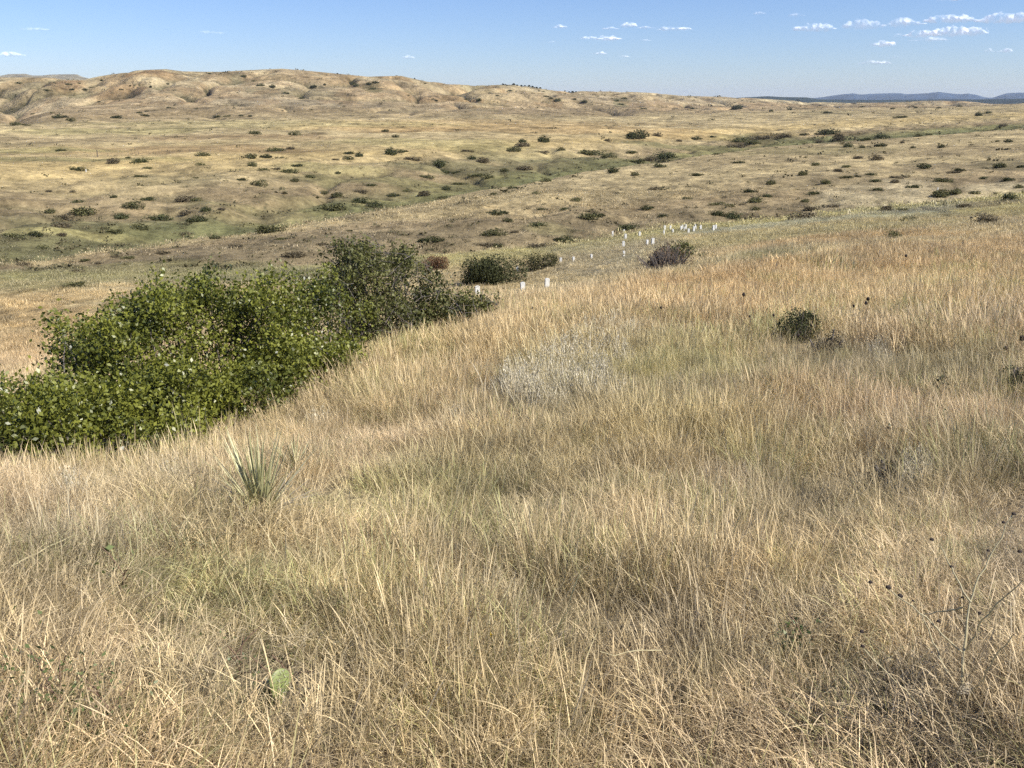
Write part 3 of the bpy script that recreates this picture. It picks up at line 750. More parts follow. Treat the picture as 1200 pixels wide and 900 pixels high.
# shrubs close to the markers
def mid_shrub(name, px, py, wpx, hpx, n, leaf, mat, label, lumps=7, twigs=0, d=None, seed=1):
    X, Y, Zz, dd = cast(px, py) if d is None else at_dist(px, py, d)
    k = PXM(X, Y, Zz) / F; w = wpx * k; h = hpx * k
    root = empty(name, (X, Y + w * .2, float(height(X, Y + w * .2)))); tag(root, label, 'shrub')
    P = blob_shrub(n, seed, lumps=lumps)
    P = P * np.array([w / .85, w / .95, h / P[:, 2].max()])
    v, q, b = leaf_quads(P, leaf); mesh_obj('foliage', v, q, mat, {'bv': ('FLOAT', b)}, parent=root)
    paths, rad = [], []
    for _ in range(30 + twigs):
        e = P[rng.integers(0, len(P))] * random.uniform(.8, 1.12); b0 = np.array([e[0] * .5, e[1] * .4, 0]); t = np.linspace(0, 1, 4)[:, None]
        paths.append(b0 * (1 - t) + e * t + np.array([0, 0, .1 * h]) * (t * (1 - t)) * 2); rad.append(np.linspace(.02, .006, 4))
    v, q = tubes(paths, rad, 4); mesh_obj('branches', v, q, M['twig'], parent=root)
    return root
mid_shrub('round_shrub', 577, 334, 70, 36, 20000, .12, M['far_dark'], 'dark rounded shrub standing behind the nearest white markers', seed=3, lumps=9)
mid_shrub('low_shrub', 632, 317, 46, 20, 3500, .12, M['far_olive'], 'low olive shrub close behind the dark rounded shrub', seed=4)
mid_shrub('rusty_shrub', 508, 316, 38, 16, 3500, .12, M['rusty'], 'rusty reddish low shrub behind the twiggy shrub', seed=5)
mid_shrub('dark_shrub', 796, 304, 56, 27, 6000, .10, M['leaf2'], 'dark green shrub crowning the brown brush above the tall gold grass', seed=6, d=52)
mid_shrub('brown_brush', 783, 327, 66, 38, 3600, .06, M['dry_brush'], 'brown dried twiggy brush rising behind the tall gold grass', twigs=900, seed=7, d=36)
mid_shrub('low_shrub', 829, 306, 26, 9, 1500, .09, M['far_olive'], 'small olive shrub right of the brown dried brush', seed=8, d=46)
mid_shrub('low_shrub', 710, 333, 16, 14, 800, .06, M['far_brown'], 'small grey brush in the hollow right of the nearest markers', seed=9, d=42)
def low_mound(px, py, w, h, d, mat, label, seed, n=5000, leaf=.03, nm='low_shrub'):
    r = mid_shrub(nm, px, py, w, h, n, leaf, mat, label, seed=seed, d=d, lumps=6); return r
low_mound(938, 402, 62, 40, 10.2, M['far_dark'], 'dark green low shrub sunk in the gold grass at right', 21, 6000, .022)
low_mound(970, 424, 46, 30, 9.0, M['far_brown'], 'grey-brown dry low shrub just right of the sunken dark one', 22, 2500, .02)
low_mound(1196, 480, 46, 36, 7.0, M['far_olive'], 'dark tuft of brush cut by the right edge of the picture', 23, 2500, .016)
low_mound(1046, 590, 50, 34, 4.7, M['far_brown'], 'greyish low brush in the grass at lower right', 24, 1500, .012)

# ------------------------------------------------------------------ trees on the skyline
def pine_proto():
    root = empty('pine_tree', (0, 0, 0))
    v, q = tubes([np.array([[0, 0, -.5], [.1, 0, 5], [0, .1, 11]])], [[.35, .25, .08]], 6); mesh_obj('trunk', v, q, M['twig'], parent=root)
    P = []
    for k in range(26):
        z = 2 + k * .38; r = 3.2 * (1 - (z - 1) / 12.5) + .4; m = 60
        a = rng.uniform(0, 6.28, m); rr = r * np.sqrt(rng.random(m)); P.append(np.stack([rr * np.cos(a), rr * np.sin(a), z + rng.normal(0, .3, m)], -1))
    v, q, b = leaf_quads(np.concatenate(P), .9, aspect=.7); mesh_obj('crown', v, q, M['far_dark'], {'bv': ('FLOAT', b)}, parent=root)
    return root
pine = pine_proto()
def copy_tree(o, parent=None):
    c = o.copy(); col.objects.link(c); c.parent = parent
    for ch in [k for k in o.children]: copy_tree(ch, c)
    return c
PT = [(590,100.5,.45),(594,101,.5),(602,101.5,.7),(606,101.5,.55),(611,102.5,.75),(615,103,.6),(620,103.5,.8),(624,104,.7),(629,105,.8),(633,106,.5),(662,108.5,.5),(667,108,.6),(671,107.6,.85),(675,108.2,.55),(486,95,.4)]
kids = list(pine.children)
for i, (x, y, s) in enumerate(PT):
    az, sl = pix_dir(x, y); az = float(az); dc = float(np.interp(az, AZ, KD[21])) * 1.0
    X, Y = math.sin(az) * dc, math.cos(az) * dc
    o = pine if i == 0 else pine.copy()
    if i:
        col.objects.link(o)
        for ch in kids:
            c = ch.copy(); col.objects.link(c); c.parent = o
    o.location = (X, Y, float(height(X, Y))); s *= 1.15; o.scale = (s * random.uniform(1.3, 2.2), s * 1.5, s * random.uniform(.32, .5))
    tag(o, 'small dark pine on the hill skyline, ' + (ORD[i] if 0 < i < len(PT) - 1 else ''), 'tree', 'pines on the skyline')
xs_sorted = sorted([o for o in col.objects if o.name.startswith('pine_tree')], key=lambda o: math.atan2(o.location.x, o.location.y))
for i, o in enumerate(xs_sorted): o['label'] = 'small dark pine on the hill skyline, ' + (ORD[i] if i < len(xs_sorted) - 1 else 'rightmost of them')

# ------------------------------------------------------------------ white markers
def slab():
    # upright slab with a gently arched top and bevelled edges, unit: width .33, height 1, depth .10
    n = 10; W = .5; pts = [(-W, -.25), (W, -.25)] + [(W - 2 * W * k / n, .90 + .10 * math.sin(math.pi * k / n)) for k in range(n + 1)]
    V, Fq = [], []
    for (yy, ins) in ((-.5, .06), (-.40, 0), (.40, 0), (.5, .06)):
        for (x, z) in pts: V.append((x * (1 - ins), yy, z - (ins * .35 if z > 0 else 0)))
    m = len(pts)
    me = bpy.data.meshes.new('headstone')
    for r in range(3):
        for k in range(m):
            k2 = (k + 1) % m; Fq.append((r * m + k, r * m + k2, (r + 1) * m + k2, (r + 1) * m + k))
    Fq.append(tuple(reversed(range(m)))); Fq.append(tuple(range(3 * m, 4 * m)))
    me.from_pydata([tuple(v) for v in V], [], Fq); me.update(); me.materials.append(M['stone']); return me
SL = slab()
MK = [(559.5,343,12,'nearest'),(612.5,336,12.5,''),(641,333,12,''),
      (606,317.5,3.5,''),(657,307.5,5,''),(672,306.5,4.5,''),(693,303.5,6,''),(731,300,4,''),
      (717.8,277,6.5,''),(730.5,289,7,''),(731,275,6.5,''),(733,280,6.5,''),(749.5,276.5,5.5,''),(758.3,287.5,7,''),(765,286.5,8,''),
      (777.8,275,5,''),(778.8,270,6,''),(785.6,269,5,''),(788.3,273,5,''),(797.6,270,5.5,''),(799.5,268,5,''),(801.5,270.5,5,''),(803.5,268.5,6,''),(802.5,266.8,4.5,''),(806.8,273,5.5,''),
      (813,271,6,''),(814.8,268.5,6,''),(821,268.8,5.5,''),(836,270,6.5,''),(838.8,268.5,5.5,''),(101,201.5,4.5,'far'),(1098.5,224.5,4.5,'far')]
mkl = []
for (x, y, h, nt_) in MK:
    if h >= 12: d = {559.5: 56, 612.5: 57.5, 641: 57}[x]; X, Y, Zz, d = at_dist(x, y, d); ok = True
    else: X, Y, Zz, d = cast(x, y)
    k = PXM(X, Y, Zz) / F; hh = min(max(h * k / math.cos(.17), .45), 1.0)
    if nt_ != 'far' and h < 12 and d > 160: X, Y, Zz, d = at_dist(x, y, 118)
    o = bpy.data.objects.new('headstone', SL); col.objects.link(o)
    o.location = (X, Y, Zz); o.scale = (min(.32, hh * .46) if h < 12 else .34, .10, hh * .92)
    o.rotation_euler = (random.uniform(-.03, .03), random.uniform(-.03, .03), random.uniform(.3, .9) if h < 12 else .62)
    mkl.append((o, x, y, h, nt_))
near3 = [m for m in mkl if m[3] >= 12]; rows_ = [m for m in mkl if m[3] < 12 and m[4] == '' and m[2] > 295]; up = [m for m in mkl if m[3] < 12 and m[4] == '' and m[2] <= 295]
for i, m in enumerate(sorted(near3, key=lambda m: m[1])): tag(m[0], ['large white stone marker leftmost of the near three', 'large white stone marker, middle of the near three', 'large white stone marker, rightmost of the near three'][i], 'headstone', 'white markers on the bench')
for i, m in enumerate(sorted(rows_, key=lambda m: m[1])): tag(m[0], 'small white marker half sunk in the hollow grass, ' + ORD[i], 'headstone', 'white markers on the bench')
front = [m for m in up if m[2] > 278]; back = [m for m in up if m[2] <= 278]
for i, m in enumerate(sorted(front, key=lambda m: m[1])): tag(m[0], 'white marker in the lower row on the grassy bench, ' + ORD[i], 'headstone', 'white markers on the bench')
for i, m in enumerate(sorted(back, key=lambda m: m[1])): tag(m[0], 'tiny white marker in the crowded upper row along the bench edge, ' + (ORD[i] if i < 20 else 'rightmost'), 'headstone', 'white markers on the bench')
for m in mkl:
    if m[4] == 'far': tag(m[0], 'lone white marker far off on the ' + ('left' if m[1] < 600 else 'right') + ' slope', 'headstone')

# ------------------------------------------------------------------ wire fence across the flat
fx = np.linspace(18, 560, 46); fy = np.interp(fx, [18, 117, 300, 400, 560], [187.5, 184, 174.5, 170.5, 164.5])
root = None; tops = []
for i, (x, y) in enumerate(zip(fx, fy)):
    X, Y, Zz, d = cast(x, y)
    if root is None: root = empty('wire_fence', (X, Y, Zz)); tag(root, 'long wire fence on thin posts crossing the yellow flat', 'fence'); R0 = Vector((X, Y, Zz))
    tops.append((X, Y, Zz))
big_i = int(np.argmin(np.abs(fx - 117)))
v1, q1 = tubes([np.array([[0, 0, -.3], [.02, 0, .7], [0, 0, 1.35]])], [[.07, .065, .06]], 6)
pm = mesh_obj('post', v1, q1, M['wood'], linkit=False).data
for i, (X, Y, Zz) in enumerate(tops):
    po = bpy.data.objects.new('post', pm); col.objects.link(po); po.parent = root
    po.location = Vector((X, Y, Zz)) - R0; po.rotation_euler = (random.uniform(-.05, .05), random.uniform(-.05, .05), 0)
    if i == big_i: po.scale = (2.6, 2.6, 2.0); po['label'] = 'thick tall corner post'
    elif i % 3: po.scale = (.8, .8, .95)
paths = [np.array([[p[0] - R0.x, p[1] - R0.y, p[2] - R0.z + h] for p in tops]) for h in (.35, .7, 1.1)]
v, q = tubes(paths, [.008] * 3, 4); mesh_obj('wire', v, q, M['wire'], parent=root)

# ------------------------------------------------------------------ foreground plants
def yucca(px, py, n, length, w, mat, label, spread=1.0, name='yucca', skirt=True, d=None):
    X, Y, Zz, dd = cast(px, py)
    root = empty(name, (X, Y, Zz)); tag(root, label, 'yucca')
    P = rng.normal(0, .015, (n, 3)); P[:, 2] = rng.uniform(0, .06, n)
    hd = rng.uniform(0, 6.283, n)
    ln = length * rng.uniform(.7, 1.08, n); lean = np.clip(rng.beta(1.6, 1.5, n) * .92 * spread, .03, .93)
    v, q, b, t = ribbons(P, hd, ln, lean, rng.uniform(-.03, .10, n), w * rng.uniform(.8, 1.2, n), [.9, 1.0, .9, .55, .06], 5, face=hd + np.pi / 2)
    mesh_obj('leaves', v, q, mat, {'bv': ('FLOAT', b)}, parent=root)
    if skirt:
        m = 40; hd = rng.uniform(0, 6.283, m); P = rng.normal(0, .02, (m, 3)); P[:, 2] = .03
        v, q, b, t = ribbons(P, hd, length * rng.uniform(.4, .8, m), rng.uniform(.75, .97, m), rng.uniform(.1, .35, m), w * rng.uniform(.6, 1.1, m), [.9, 1.0, .8, .5, .06], 5, face=hd + np.pi / 2)
        o = mesh_obj('dead_leaves', v, q, M['yucca_dead'], {'bv': ('FLOAT', b)}, parent=root)
    return root
yucca(307, 614, 76, .43, .0100, M['yucca'], 'spiky grey-green yucca in the grass below the largest shrub', spread=.82)
yucca(268, 486, 22, .33, .012, M['yucca_dead'], 'bleached dead yucca at the foot of the largest shrub', skirt=False, spread=.9)
yucca(345, 560, 30, .25, .010, M['yucca'], 'small thin yucca just right of the spiky one', skirt=False, spread=1.0)

# silver sage
def sage_mesh(seed):
    r = np.random.default_rng(seed); parts = []; stems = []; P = []
    for k in range(9):
        a = r.uniform(0, 6.28); le = r.uniform(.02, .3); h = r.uniform(.16, .32); b0 = r.normal(0, .05, 3); b0[2] = 0
        tt = np.linspace(0, 1, 5)[:, None]; e = np.array([math.cos(a) * le * h, math.sin(a) * le * h, h])
        path = b0 + e * tt; stems.append(path); m = 34; u = r.uniform(.25, 1, m)[:, None]
        P.append(b0 + e * u + r.normal(0, .013, (m, 3)))
    P = np.concatenate(P); v, q, b = leaf_quads(P, .020, aspect=.3, upb=3.0)
    n = 95; B0 = np.concatenate([r.normal(0, .07, (n, 2)), np.zeros((n, 1))], 1)
    v2, q2, b2, _ = ribbons(B0, r.uniform(0, 6.28, n), r.uniform(.12, .33, n), r.uniform(0, .4, n), r.uniform(0, .4, n), .0042 * r.uniform(.7, 1.3, n), [.8, 1, .9, .6, .1], 5)
    return np.concatenate([v, v2]), np.concatenate([q, q2 + len(v)]), np.concatenate([b, b2]), stems
sg = []
for i in range(3):
    v, q, b, stems = sage_mesh(500 + i)
    r_ = empty('silver_sage', (0, 0, 0)); mesh_obj('foliage', v, q, M['sage'], {'bv': ('FLOAT', b)}, parent=r_)
    v, q = tubes(stems, [.0022] * len(stems), 4); mesh_obj('stems', v, q, M['stalk'], parent=r_); sg.append(r_)
SG = [(612,478,1.0),(633,470,.9),(655,462,1.0),(690,474,1.1),(705,455,.8),(668,432,1.1),(684,420,1.0),(725,478,.8),(738,400,.9),(712,392,1.0),(735,430,.9),(598,462,.7),(538,500,.6),(575,470,.6),(1030,420,.7),(1034,432,.6),(88,590,.6),(375,505,.7),(1066,575,.6),(1080,562,.6),(205,575,.6),(655,484,.8),(590,455,1.0),(620,456,1.1),(644,448,1.0),(676,470,1.1),(698,440,1.0),(606,468,1.1),(628,484,1.0),(690,402,1.0),(716,418,1.0),(660,418,.9),(724,384,.9),(640,426,.9),(712,462,1.0)]
used = set(); sgs = []
for i, (x, y, s) in enumerate(SG):
    X, Y, Zz, d = cast(x, y); src = sg[i % 3]
    if i < 3: o = src
    else:
        o = src.copy(); col.objects.link(o)
        for ch in [c for c in src.children]:
            c = ch.copy(); col.objects.link(c); c.parent = o
    o.location = (X, Y, Zz); o.rotation_euler = (0, 0, i * 1.3); o.scale = (s * 1.08,) * 3; sgs.append((x, y, o))
for i, (x, y, o) in enumerate(sorted(sgs, key=lambda q: q[0])):
    where = 'in the grass at far left' if x < 450 else ('in the pale patch at centre' if x < 800 else 'in the grass at right')
    same = sorted([q[0] for q in sgs if (q[0] < 450) == (x < 450) and (q[0] < 800) == (x < 800)])
    k = same.index(x); 
    tag(o, 'silvery sage sprig %s, %s' % (where, ORD[k] + (' and lowest' if y == 484 else '')), 'sage plant', 'silver sage sprigs')

# dark dried coneflower heads
def seedhead(px, py_head, dd, label, h=.55, r=.011):
    """stalk whose head shows at the given height on the slope"""
    az, s = pix_dir(px, py_head); az = float(az); s = float(s); X, Y = math.sin(az) * dd, math.cos(az) * dd
    zg = float(height(X, Y)); zh = max(CAMZ + s * dd - zg, .15); zh = min(zh, .9)
    root = empty('dried_coneflower', (X, Y, zg)); tag(root, label, 'coneflower', 'dried coneflower stalks')
    t = np.linspace(0, 1, 6); P = np.stack([.02 * np.sin(t * 2), .02 * t, t * zh], -1)
    v, q = tubes([P], [np.linspace(.0032, .002, 6)], 5); mesh_obj('stem', v, q, M['stalk_dark'], parent=root)
    me = bpy.data.meshes.new('seed_head'); import bmesh
    bm = bmesh.new(); bmesh.ops.create_icosphere(bm, subdivisions=2, radius=r)
    for vv in bm.verts: vv.co.z *= 1.35; vv.co *= random.uniform(.85, 1.15)
    bm.to_mesh(me); bm.free(); me.materials.append(M['seed']); ho = bpy.data.objects.new('seed_head', me); col.objects.link(ho); ho.parent = root; ho.location = (P[-1][0], P[-1][1], P[-1][2] + r * .8)
seedhead(870, 347, 10.6, 'dark round seed head on a tall stalk below the small olive shrub', r=.018)
seedhead(1013.5, 357, 10.2, 'lower of two close dark seed heads in gold grass', r=.016)
seedhead(1016, 352, 10.4, 'upper of two close dark seed heads in gold grass', r=.016)
seedhead(999, 360, 10.2, 'small dark seed head left of the close pair', r=.013)
seedhead(905, 371, 9.8, 'small dark seed head beside the sunken dark shrub', r=.013)
seedhead(877, 372, 9.6, 'faint dark seed head below the tall stalk at centre right', r=.011)
seedhead(1196.5, 399, 8.4, 'dark seed head at the right edge of the picture', r=.018)
seedhead(1177, 410, 8.0, 'dark seed head a little left of the edge one', r=.013)
seedhead(934, 395, 8.8, 'small dark seed head just under the sunken dark shrub', r=.013)
seedhead(773, 362, 10.4, 'dark seed head below the brown dried brush', r=.013)
seedhead(622, 362, 11, 'tiny dark seed head right of the twiggy shrub', r=.010)
seedhead(1061, 301, 24, 'dark seed head high in the far gold grass', r=.03)

# dark leafy weeds
def forb(px, py_top, dd, h, n, mat, label, leaf=.03, berries=0, name='leafy_weed', wd=.05):
    az, s = pix_dir(px, py_top); az = float(az); X, Y = math.sin(az) * dd, math.cos(az) * dd; zg = float(height(X, Y))
    zt = min(max(CAMZ + float(s) * dd - zg, .12), .8)
    root = empty(name, (X, Y, zg)); tag(root, label, 'weed')
    t = np.linspace(0, 1, 6); P = np.stack([wd * .5 * np.sin(t * 3), .02 * t, t * zt], -1)
    paths = [P]; rad = [np.linspace(.004, .002, 6)]
    for k in range(5):
        b = P[1 + k % 4]; e = b + np.array([random.uniform(-1, 1) * wd, random.uniform(-1, 1) * wd, random.uniform(.03, .1)]); paths.append(np.array([b, (b + e) / 2 + [0, 0, .01], e])); rad.append([.0022, .002, .0015])
    v, q = tubes(paths, rad, 4); mesh_obj('stem', v, q, M['stalk_dark'], parent=root)
    u = rng.uniform(.35 if h else 0, 1, n)[:, None]; LP = np.array([0, .01, 0]) + u * np.array([0, 0, zt]) + rng.normal(0, wd * .5, (n, 3))
    LP[:, 2] = np.clip(LP[:, 2], .02, None)
    v, q, b = leaf_quads(LP, leaf, upb=.2, aspect=.5); mesh_obj('leaves', v, q, mat, {'bv': ('FLOAT', b)}, parent=root)
forb(838, 474, 6.6, 1, 22, M['darkforb'], 'small dark-leaved weed in the middle of the grass at centre right')
forb(1103, 441, 6.9, 1, 40, M['darkforb'], 'tall dark weed with clustered heads near the right edge', wd=.05)
forb(1101, 478, 6.0, 1, 26, M['forb'], 'green leafy weed below the tall dark weed')
forb(1045, 500, 5.6, 1, 26, M['darkforb'], 'short dark green weed left of the tall dark weed')
forb(1035, 448, 6.9, 1, 14, M['darkforb'], 'small dark weed above the short green one at right', leaf=.025)
forb(930, 785, 2.5, 0, 130, M['forb'], 'pale green bushy weed low at the bottom right', leaf=.018, wd=.05)
forb(38, 838, 2.12, 0, 420, M['forb'], 'leafy green weed patch in the bottom left corner', leaf=.016, wd=.14)
forb(100, 850, 2.10, 0, 220, M['forb'], 'sparser green weed right of the bottom left patch', leaf=.012, wd=.11)
forb(320, 838, 2.3, 0, 80, M['forb'], 'dull green weed under the cactus pad', leaf=.012, wd=.09)
forb(270, 838, 2.35, 0, 60, M['forb'], 'dull green weed left of the cactus', leaf=.012, wd=.08)
forb(135, 705, 3.0, 0, 24, M['forb'], 'thin green sprig among dry grass at lower left', leaf=.03, wd=.07)

# prickly pear
def cactus():
    import bmesh
    X, Y, Zz, d = cast(325, 835); bush_zones.append((X, Y, .16, .16, 0)); bush_zones.append((X * .93, Y * .93, .14, .16, 0))
    root = empty('prickly_pear', (X, Y, Zz)); tag(root, 'green prickly pear cactus with one bright spiny pad', 'cactus')
    for (dx, dy, dz, s, rx, rz) in ((.014, .0, .058, .95, -.30, .75), (-.008, .01, -.005, .8, -.2, -.4), (-.045, .03, .02, .7, -.9, -.9)):
        me = bpy.data.meshes.new('pad'); bm = bmesh.new(); bmesh.ops.create_uvsphere(bm, u_segments=20, v_segments=14, radius=1)
        for vv in bm.verts:
            z = vv.co.z; vv.co.x *= .034 * s * (1 + .18 * z) * (1 + .05 * math.sin(z * 5)); vv.co.y *= .007 * s; vv.co.z = z * .043 * s
        bm.to_mesh(me); bm.free(); me.materials.append(M['pad'])
        for p in me.polygons: p.use_smooth = True
        po = bpy.data.objects.new('pad', me); col.objects.link(po); po.parent = root; po.location = (dx, dy, dz + .032); po.rotation_euler = (rx, .45 * rz, rz)
        paths, rad = [], []
        for a in np.arange(-.034, .035, .0088):
            for c in np.arange(-.044, .045, .0100):
                a_, c_ = a, c; a = a_ + random.gauss(0, .0012) + (.0044 if round((c_ + .044) / .01) % 2 else 0); c = c_ + random.gauss(0, .0012)
                q = (a / .031) ** 2 + (c / .041) ** 2
                a0_ = a_
                if q > .95:
                    a = a0_; continue
                y0 = -.007 * s * math.sqrt(1 - q)
                for sg_ in (1, -1):
                    for _ in range(1):
                        e = np.array([random.gauss(0, .006), sg_ * -.007, random.gauss(0, .006) - .002]); p0 = np.array([a * s, sg_ * y0, c * s]); paths.append(np.array([p0, p0 + e])); rad.append([.0010, .0004])
                a = a0_
        ar, ra = [], []
        for p in paths: dd_ = (p[1] - p[0]) / np.linalg.norm(p[1] - p[0]); ar.append(np.array([p[0] - dd_ * .001, p[0] + dd_ * .0012])); ra.append([.0019, .0012])
        v, q = tubes(ar, ra, 5); mesh_obj('areoles', v, q, M['areole'], parent=po)
        v, q = tubes(paths, rad, 3); mesh_obj('spines', v, q, M['spine'], parent=po)
cactus()

# dried branching sunflower skeleton at lower right
def skeleton():
    import bmesh
    X, Y, Zz, d0 = at_dist(1126, 880, 2.12); bush_zones.append((X, Y * .97, .10, .10, 0))
    root = empty('dried_sunflower', (X, Y, Zz)); tag(root, 'bare branching sunflower stalk with dark seed heads at lower right', 'dried sunflower')
    def P(px, py, d):
        az, s = pix_dir(px, py); az = float(az); return np.array([math.sin(az) * d - X, math.cos(az) * d - Y, CAMZ + float(s) * d - Zz])
    b = [ [(1126,900,2.1),(1125,868,2.12),(1124,830,2.16),(1127,780,2.2),(1133,730,2.25)],
          [(1124,876,2.12),(1110,858,2.10),(1080,830,2.08),(1045,795,2.08),(1012,760,2.1)],
          [(1127,764,2.21),(1100,740,2.2),(1075,715,2.2),(1042,690,2.22)],
          [(1133,762,2.22),(1150,730,2.2),(1175,700,2.18),(1198,680,2.16)],
          [(1126,830,2.16),(1145,805,2.13),(1162,778,2.1),(1186,745,2.08)],
          [(1120,802,2.17),(1105,780,2.19),(1095,750,2.22),(1080,720,2.25)],
          [(1138,706,2.27),(1122,680,2.3),(1115,665,2.34),(1102,640,2.38)],
          [(1128,872,2.12),(1140,855,2.08),(1152,832,2.06)],
          [(1133,730,2.25),(1140,690,2.3),(1160,650,2.36),(1187,603,2.42)],
          [(1128,712,2.28),(1082,720,2.3)] ]
    paths = []; 
    for k in b:
        pts = np.array([P(*q) for q in k]); 
        tt = np.linspace(0, len(pts) - 1, 12); fine = np.stack([np.interp(tt, np.arange(len(pts)), pts[:, c]) for c in range(3)], -1)
        fine[1:-1] += rng.normal(0, .002, (10, 3)); paths.append(fine)
    v, q = tubes(paths[:1], [np.linspace(.0046, .0030, 12)], 6); mesh_obj('main_stem', v, q, M['stalk'], parent=root, smooth=True)
    for p in paths[1:]:
        v, q = tubes([p], [np.linspace(.0026, .0013, 12)], 5); mesh_obj('branch', v, q, M['stalk'], parent=root, smooth=True)
    me = bpy.data.meshes.new('seed_head'); bm = bmesh.new(); bmesh.ops.create_icosphere(bm, subdivisions=2, radius=.009)
    for vv in bm.verts: vv.co.z *= .8; vv.co *= random.uniform(.75, 1.25)
    bm.to_mesh(me); bm.free(); me.materials.append(M['seed'])
    for (x, y, d) in ((1011,757,2.1),(1036,796,2.1),(1041,688,2.22),(1020,682,2.3),(1010,740,2.15),(1115,664,2.34),(1158,645,2.36),(1176,612,2.42),(1188,602,2.42),(1195,646,2.2),(1055,698,2.22),(1092,632,2.38),(1128,700,2.28),(1070,704,2.2),(1148,718,2.2),(1100,728,2.2)):
        ho = bpy.data.objects.new('seed_head', me); col.objects.link(ho); ho.parent = root; ho.location = P(x, y, d); s = random.uniform(.35, .7); ho.scale = (s, s, s)
    lp = np.array([P(1131, 838, 2.14), P(1128, 845, 2.14), P(1120, 812, 2.16)]); 
    v, q, bb = leaf_quads(np.repeat(lp, 2, 0), .045, upb=.4, aspect=.35); mesh_obj('dry_leaf', v, q, M['yucca_dead'], {'bv': ('FLOAT', bb)}, parent=root)
    v, q, bb = leaf_quads(np.array([P(1130, 885, 2.06), P(1137, 892, 2.04)]), .055, upb=-.2, aspect=.8); mesh_obj('green_leaf', v, q, M['forb'], {'bv': ('FLOAT', bb)}, parent=root)
skeleton()

# small things on the ground
X, Y, Zz, d = cast(576, 778)
root = empty('yellow_flower', (X, Y, Zz)); tag(root, 'single tiny yellow flower low in the dry grass', 'flower')
v, q = tubes([np.array([[0, 0, 0], [.005, 0, .05], [.0, .004, .10]])], [.0014], 4); mesh_obj('stem', v, q, M['forb'], parent=root)
v, q, bb = leaf_quads(np.array([[0, 0.004, .10]] * 9), .012, upb=.9, aspect=.6); mesh_obj('petals', v, q, M['yellow'], parent=root)
def stick(a, b, r, label, lift=.05):
    A = np.array(cast(*a)[:3]); B = np.array(cast(*b)[:3]); A[2] += lift; B[2] += lift * 1.6
    t = np.linspace(0, 1, 6)[:, None]; P = A * (1 - t) + B * t + rng.normal(0, .004, (6, 3))
    v, q = tubes([P - A], [np.linspace(r, r * .5, 6)], 5); o = mesh_obj('dry_stick', v, q, M['stalk'], loc=A, smooth=True); tag(o, label, 'stick', 'dry sticks in the grass')
stick((290, 636), (270, 614), .006, 'pale broken stick lying below the spiky yucca', .10)
stick((20, 690), (90, 664), .004, 'grey bent stick at the left edge of the grass', .08)
stick((572, 762), (600, 728), .003, 'pale short stick leaning near the yellow flower', .10)
stick((775, 818), (700, 862), .002, 'long thin pale straw lying at bottom centre right', .16)

# ------------------------------------------------------------------ scatter the grass
sets = []
sets.append(scatter(.5, 4.5, 78, ['fine', 'mat', 'tall'], [.50, .38, .12], 1.0, azm=125, hfun=thin_kind))
sets.append(scatter(4.5, 9, 46, ['fine', 'mat', 'tall'], [.45, .2, .35], 1.05, azm=72, hfun=thin_kind))
sets.append(scatter(9, 20, 12, ['fine', 'mid', 'tall'], [.2, .5, .3], 1.1, azm=52))
sets.append(scatter(20, 46, 3.6, ['mid', 'far'], [.85, .15], 1.1, azm=42))
sets.append(scatter(46, 100, 1.0, ['mid', 'far'], [.4, .6], .95, azm=33))
sets.append(scatter(100, 190, .30, ['far', 'vfar'], [.7, .3], 1.0, azm=33))
PV = np.concatenate([s[0] for s in sets]); PID = np.concatenate([s[1] for s in sets]); PC = np.concatenate([s[2] for s in sets]); PS = np.concatenate([s[3] for s in sets]); PR = np.concatenate([s[4] for s in sets])
print('tufts', len(PV))
me = bpy.data.meshes.new('dry_grass'); me.vertices.add(len(PV)); me.vertices.foreach_set('co', PV.astype(np.float32).ravel())
a = me.attributes.new('pid', 'INT', 'POINT'); a.data.foreach_set('value', PID.astype(np.int32))
a = me.attributes.new('scl', 'FLOAT', 'POINT'); a.data.foreach_set('value', PS.astype(np.float32))
a = me.attributes.new('rot', 'FLOAT_VECTOR', 'POINT'); a.data.foreach_set('vector', PR.astype(np.float32).ravel())
a = me.attributes.new('tint', 'FLOAT_COLOR', 'POINT'); c4 = np.ones((len(PV), 4), np.float32); c4[:, :3] = PC; a.data.foreach_set('color', c4.ravel())
me.update()
grass = bpy.data.objects.new('dry_grass', me); col.objects.link(grass)
tag(grass, 'tall dry straw-coloured grass covering the near slope', 'grass', kind='stuff')
pc = bpy.data.collections.new('grass_tufts')
for p in protos: pc.objects.link(p)
ng = bpy.data.node_groups.new('scatter_grass', 'GeometryNodeTree')
ng.interface.new_socket('Geometry', in_out='INPUT', socket_type='NodeSocketGeometry'); ng.interface.new_socket('Geometry', in_out='OUTPUT', socket_type='NodeSocketGeometry')
gi = ng.nodes.new('NodeGroupInput'); go = ng.nodes.new('NodeGroupOutput')
iop = ng.nodes.new('GeometryNodeInstanceOnPoints'); ci = ng.nodes.new('GeometryNodeCollectionInfo')
ci.inputs['Collection'].default_value = pc; ci.inputs['Separate Children'].default_value = True; ci.inputs['Reset Children'].default_value = True
def named(nm, typ):
    n = ng.nodes.new('GeometryNodeInputNamedAttribute'); n.data_type = typ; n.inputs['Name'].default_value = nm; return n.outputs['Attribute']
ng.links.new(gi.outputs[0], iop.inputs['Points']); ng.links.new(ci.outputs[0], iop.inputs['Instance'])
iop.inputs['Pick Instance'].default_value = True
ng.links.new(named('pid', 'INT'), iop.inputs['Instance Index']); ng.links.new(named('scl', 'FLOAT'), iop.inputs['Scale'])
er = ng.nodes.new('FunctionNodeEulerToRotation'); ng.links.new(named('rot', 'FLOAT_VECTOR'), er.inputs[0]); ng.links.new(er.outputs[0], iop.inputs['Rotation'])
